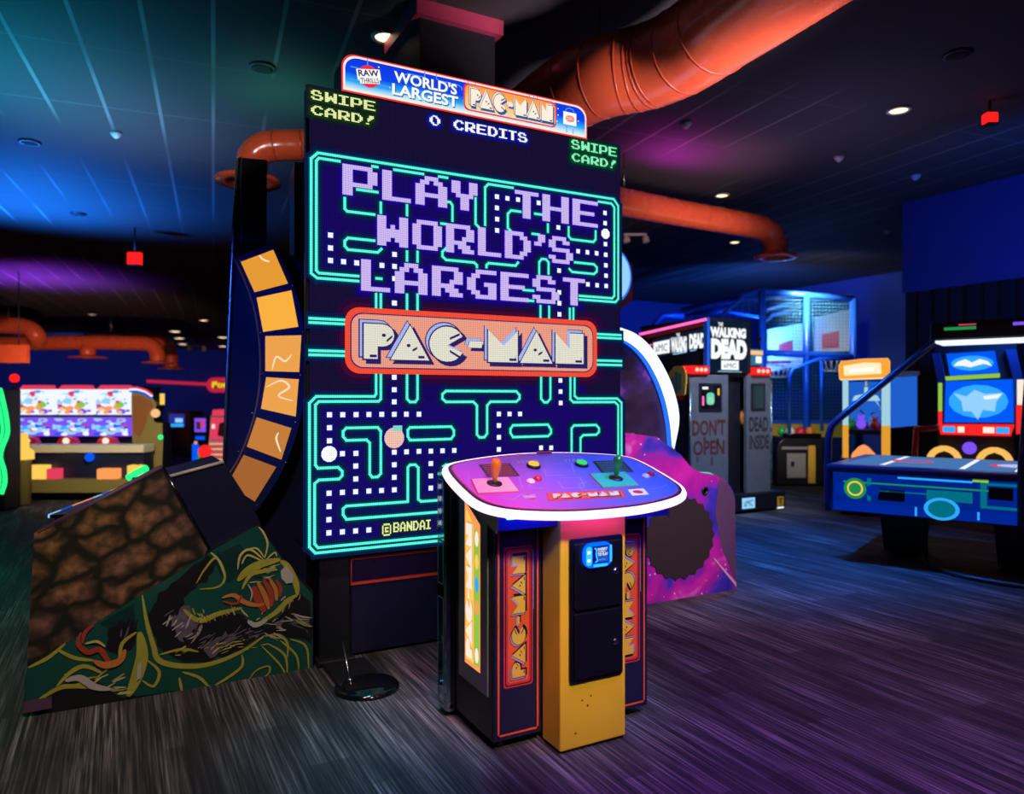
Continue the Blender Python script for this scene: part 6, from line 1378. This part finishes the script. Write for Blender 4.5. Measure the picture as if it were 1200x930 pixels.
FK1, o_ = camframe(210, 540, 17., 0.); k = 17./FPX; ez = lambda py: EYE+(465-py)*k; ex = lambda px: (px-210)*k
pm = thing('maroon_game', 'distant maroon game with a small blue screen left of the red striped machine', 'arcade machine', o_)
mb = MB(); mb.lbox(FK1, (ex(194), .1, .02), (ex(221), .8, ez(482)), 'blood'); mb.build('body', pm)
mb = MB(); mb.lbox(FK1, (ex(197), .05, ez(500)), (ex(214), .099, ez(485)), 'screen_navy'); s_ = mb.build('screen', pm)
mb = MB(); FZ = lambda u, v, w=0.: FK1(ex(u), .048-w, ez(v)); mb.rect(FZ, 197, 500, 214, 496.5, 'screen_cyan'); mb.rect(FZ, 204, 495, 213, 490, 'screen_pale'); mb.build('picture', s_)
for px, dd_ in ((199, -1.3), (207, -.7), (217, -1.3)):
    m = MB(); m.lathe([(.10, 0), (.10, .02), (.02, .03), (.02, .55), (.16, .56), (.16, .62)], FK1(ex(px), dd_, 0), (0, 0, 1), 'teal_line', 14)
    tag(m.build('bar_stool'), {199: 'teal stool left of three before the maroon game', 207: 'teal stool in the middle before the maroon game', 217: 'teal stool nearest the red ball machine'}[px], 'stool', 'teal stools before the maroon game')
FK2, o_ = camframe(232, 540, 15.6, 0.); k = 15.6/FPX; ez = lambda py: EYE+(465-py)*k; ex = lambda px: (px-232)*k
sg = thing('small_screen_game', 'small distant dark game with a violet picture beside the red striped machine', 'arcade machine', o_)
mb = MB(); mb.lbox(FK2, (ex(226), .05, .02), (ex(241), .6, ez(487)), 'black'); mb.build('body', sg)
mb = MB(); mb.lbox(FK2, (ex(228), .0, ez(506)), (ex(240), .049, ez(490)), 'screen_violet'); mb.build('screen', sg)
mb = MB(); FZ = lambda u, v, w=0.: FK2(ex(u), -.004-w, ez(v)); mb.rect(FZ, 230, 503, 235, 494, 'lilac_art'); mb.rect(FZ, 235, 500, 239, 492, 'screen_red'); mb.build('picture', sg)
mb = MB(); mb.rect(FZ, 229, 515, 240, 511, 'screen_blue'); mb.build('status_light', sg)
FK3, o_ = camframe(232, 545, 14., 0.); k = 14./FPX; ez = lambda py: EYE+(465-py)*k; ex = lambda px: (px-232)*k
bl_ = thing('ball_toss_game', 'red ball shaped game on a blue lit post beside the striped machine', 'arcade machine', o_)
m = MB(); m.tube([FK3(ex(229), 0, .02), FK3(ex(229), 0, ez(520))], .06, 'screen_blue', 10); m.tube([FK3(ex(232.5), 0, .02), FK3(ex(232.5), 0, ez(530))], .03, 'hockey_green', 8); m.build('lit_post', bl_)
m = MB(); m.ball(FK3(ex(239), .05, ez(529)), .13, 'tail_red', 14); m.tube([FK3(ex(239), .1, .02), FK3(ex(239), .1, ez(538))], .03, 'black', 8); m.build('red_ball', bl_)
m = MB(); m.tube([FK3(ex(229), 0, ez(521)), FK3(ex(229.5), 0, ez(517))], .03, 'lit_orange', 6); m.build('orange_tip', bl_)
# red neon line and the yellow script sign on the far wall
yw = YF-.25
a, b = onY(172, 446.5, YF-.08), onY(243, 450, YF-.08); m = MB(); m.tube([a, b], .075, 'neon_red', 8); tag(m.build('neon_strip'), 'thin red neon line along the foot of the blue far wall', 'neon light')
c = onY(258, 451, yw-.2); t = thing('neon_sign', 'yellow lettered sign in a red neon oval at the end of the red line', 'sign', c)
F = frame((c[0], yw-.2, c[2]), (1, 0, 0), (0, 0, 1), (0, -1, 0)); k = 38./FPX*1.1
m = MB(); m.tube([F(x*k, z*k, 0) for x, z in rrect(-11.5, -5.6, 18, 5.6, 5.5)], .12, 'neon_red', 8, True); m.build('red_outline', t)
m = MB(); m.prism([F(x*k, z*k, 0) for x, z in rrect(-11, -5, 17.5, 5, 4.9)], (0, .1, 0), 'black'); m.build('back_plate', t)
m = MB(); m.text('Port', F, -8.5*k, -3.0*k, 11*k, 4.2*k, 'sign_gold', .06, .05); m.build('lettering', t, norm=False)

# ================================================================== light
w = bpy.data.worlds.new('room_dark'); SC.world = w; w.use_nodes = True
w.node_tree.nodes['Background'].inputs[0].default_value = (.25, .35, 1., 1); w.node_tree.nodes['Background'].inputs[1].default_value = .012
def spot(nm, loc, target, col, power, ang=60, blend=.8, size=.15):
    l = bpy.data.lights.new(nm, 'SPOT'); l.color = col; l.energy = power; l.spot_size = math.radians(ang); l.spot_blend = blend; l.shadow_soft_size = size
    o = bpy.data.objects.new(nm, l); COL.objects.link(o); o.location = loc
    o.rotation_euler = (Vector(target)-Vector(loc)).to_track_quat('-Z', 'Y').to_euler(); return o
def area(nm, loc, target, col, power, sx=1., sy=1.):
    l = bpy.data.lights.new(nm, 'AREA'); l.color = col; l.energy = power; l.shape = 'RECTANGLE'; l.size = sx; l.size_y = sy
    o = bpy.data.objects.new(nm, l); COL.objects.link(o); o.location = loc
    o.rotation_euler = (Vector(target)-Vector(loc)).to_track_quat('-Z', 'Y').to_euler(); return o
def cz(px, py, z=CEIL): return onZ(px, py, z)
q = cz(40, 235); spot('ceiling_wash_blue', (q[0]-.3, q[1]+.5, 2.1), q, (.01, .20, 1.), 1900, 125, 1.)
q = cz(15, 90); spot('ceiling_wash_teal', (q[0]-.4, q[1]+.2, 2.3), q, (.0, .5, .75), 420, 120, 1.)
q = cz(150, 150); spot('ceiling_wash_pale', (q[0], q[1], 2.3), q, (.35, .45, .8), 160, 120, 1.)
q = cz(330, 110); spot('ceiling_wash_green', (q[0], q[1], 3.2), q, (.05, .6, .35), 28, 130, 1.)
q = cz(30, 325); spot('ceiling_wash_purple', (q[0], q[1], 1.9), q, (.35, .05, 1.), 1100, 120, 1.)
q = cz(775, 190); spot('ceiling_spot_magenta', (q[0], q[1], 3.36), q, (.95, .0, .75), 300, 150, .9)
q = cz(960, 150); spot('ceiling_wash_violet', (q[0], q[1], 2.3), q, (.45, .35, .8), 50, 130, 1.)
spot('bulkhead_blue', (6.6, 3.2, 2.3), (9.1, 4.6, 3.3), (.01, .14, 1.), 170, 110, 1.)
spot('recess_blue', (10.4, 9.4, 2.4), (12.5, 13.5, 3.1), (.02, .16, 1.), 900, 130, 1.)
spot('far_wall_blue', (-2., 33., 2.4), (0, 42., 2.8), (.02, .18, 1.), 600, 130, 1.)
spot('floor_purple', (1.9, .7, 3.7), (2.6, 1.3, 0), (.42, .10, 1.), 420, 75, 1.)
spot('floor_blue', (4.6, 4.4, 3.7), (5.0, 4.6, 0), (.01, .20, 1.), 1300, 70, 1.)
spot('floor_rose', (3.9, 2.2, 3.7), (3.9, 2.2, 0), (1., .6, .8), 130, 70, 1.)
spot('floor_warm', (.3, 1.8, 3.7), (.6, 2.3, 0), (1., .62, .50), 36, 70, 1.)
spot('floor_green', (-2.2, 7.6, 2.2), (-2.6, 6.6, 0), (.0, 1., .35), 160, 120, 1.)  # added spot strengthening the neon's green on the floor
spot('art_light', (.0, 1.6, 3.6), (.2, 3.7, .4), (1., .85, .7), 290, 50, 1.)
spot('galaxy_fill', (3.3, 1.5, 2.5), (3.3, 3.8, .75), (.95, .75, 1.), 420, 42, 1.)  # spot put in to bring up the galaxy art, source unseen
spot('duct_key', (3.6, 1.4, 1.9), (3.2, 3.3, 3.45), (1., .72, .80), 950, 44, 1., .3)  # unseen spot brightening the big orange duct
spot('duct_fill_right', (6.0, 3.9, 2.3), P(800, 250, 8.2), (1., .6, .55), 300, 60, 1., .3)
spot('left_elbow', (-.3, 3.2, 2.6), P(318, 172, 5.66), (1., .75, .7), 160, 30, 1.)
spot('tower_blue', (-.9, 2.2, 2.5), (.78, 4.5, 1.55), (.03, .12, 1.), 300, 28, .8)  # added blue spot so the arch frame shows navy
spot('far_ducts', P(80, 500, 11.5), P(90, 398, 20), (1., .55, .4), 1700, 50, 1.)
spot('ticket_row', P(150, 400, 7.0), P(130, 520, 10), (1., .85, .6), 420, 60, 1.)  # added warm spot brightening the dark ticket games
spot('booth_fill', (5.4, 4.2, 3.4), (6.2, 6.3, 1.1), (.55, .7, 1.), 650, 50, 1.)  # unseen spot lifting the booth doors
spot('cage_blue', P(930, 400, 10.6), P(945, 430, 13.5), (.1, .35, 1.), 150, 110, 1.)
spot('cage_white', P(950, 340, 11.6), P(950, 400, 14), (.9, .9, 1.), 300, 100, 1.)  # white spot added for the backboards, no fitting
spot('ramp_warm', P(930, 440, 9.2), P(936, 525, 11.4), (1., .85, .7), 130, 40, 1.)  # small unseen spot added for the ball ramp
spot('console_key', (1.1, .2, 2.6), (1.6, 2.6, .45), (1., .86, .52), 400, 26, .9)  # added general light on the console front, no lamp there
spot('deck_magenta', (.7, 1.5, 3.2), (1.25, 2.5, 1.), (1., .12, .95), 250, 22, 1.)  # unseen magenta spot added above the deck
spot('deck_blue', (2.5, 1.7, 3.2), (1.9, 2.5, 1.), (.10, .28, 1.), 380, 24, 1.)  # blue partner over the deck, likewise added and unseen
spot('teal_floor_fill', (1.1, 3.2, 2.6), (.95, 2.75, 0), (.05, .75, 1.), 130, 34, 1.)  # added spot standing in for the screen's teal light on the floor
spot('red_frame_fill', (.35, 1.9, 1.3), (1.2, 3.75, .52), (1., .55, .75), 75, 22, 1.)  # added unseen spot so the red framed strip is not dark

# ================================================================== view
cam = bpy.data.cameras.new('camera'); co_ = bpy.data.objects.new('camera', cam); COL.objects.link(co_)
co_.location = (0, 0, EYE); co_.rotation_euler = (math.radians(90), 0, -TH)
cam.sensor_width = 36; cam.lens = 36*FPX/1200; cam.clip_end = 200; cam.clip_start = .05
cam.dof.use_dof = True; cam.dof.focus_distance = 3.4; cam.dof.aperture_fstop = 1.7
SC.camera = co_
SC.view_settings.view_transform = 'Standard'; SC.view_settings.look = 'None'; SC.view_settings.gamma = 1; SC.view_settings.exposure = 0
SC.view_settings.use_curve_mapping = False
SC.cycles.max_bounces = 6; SC.cycles.sample_clamp_indirect = 3
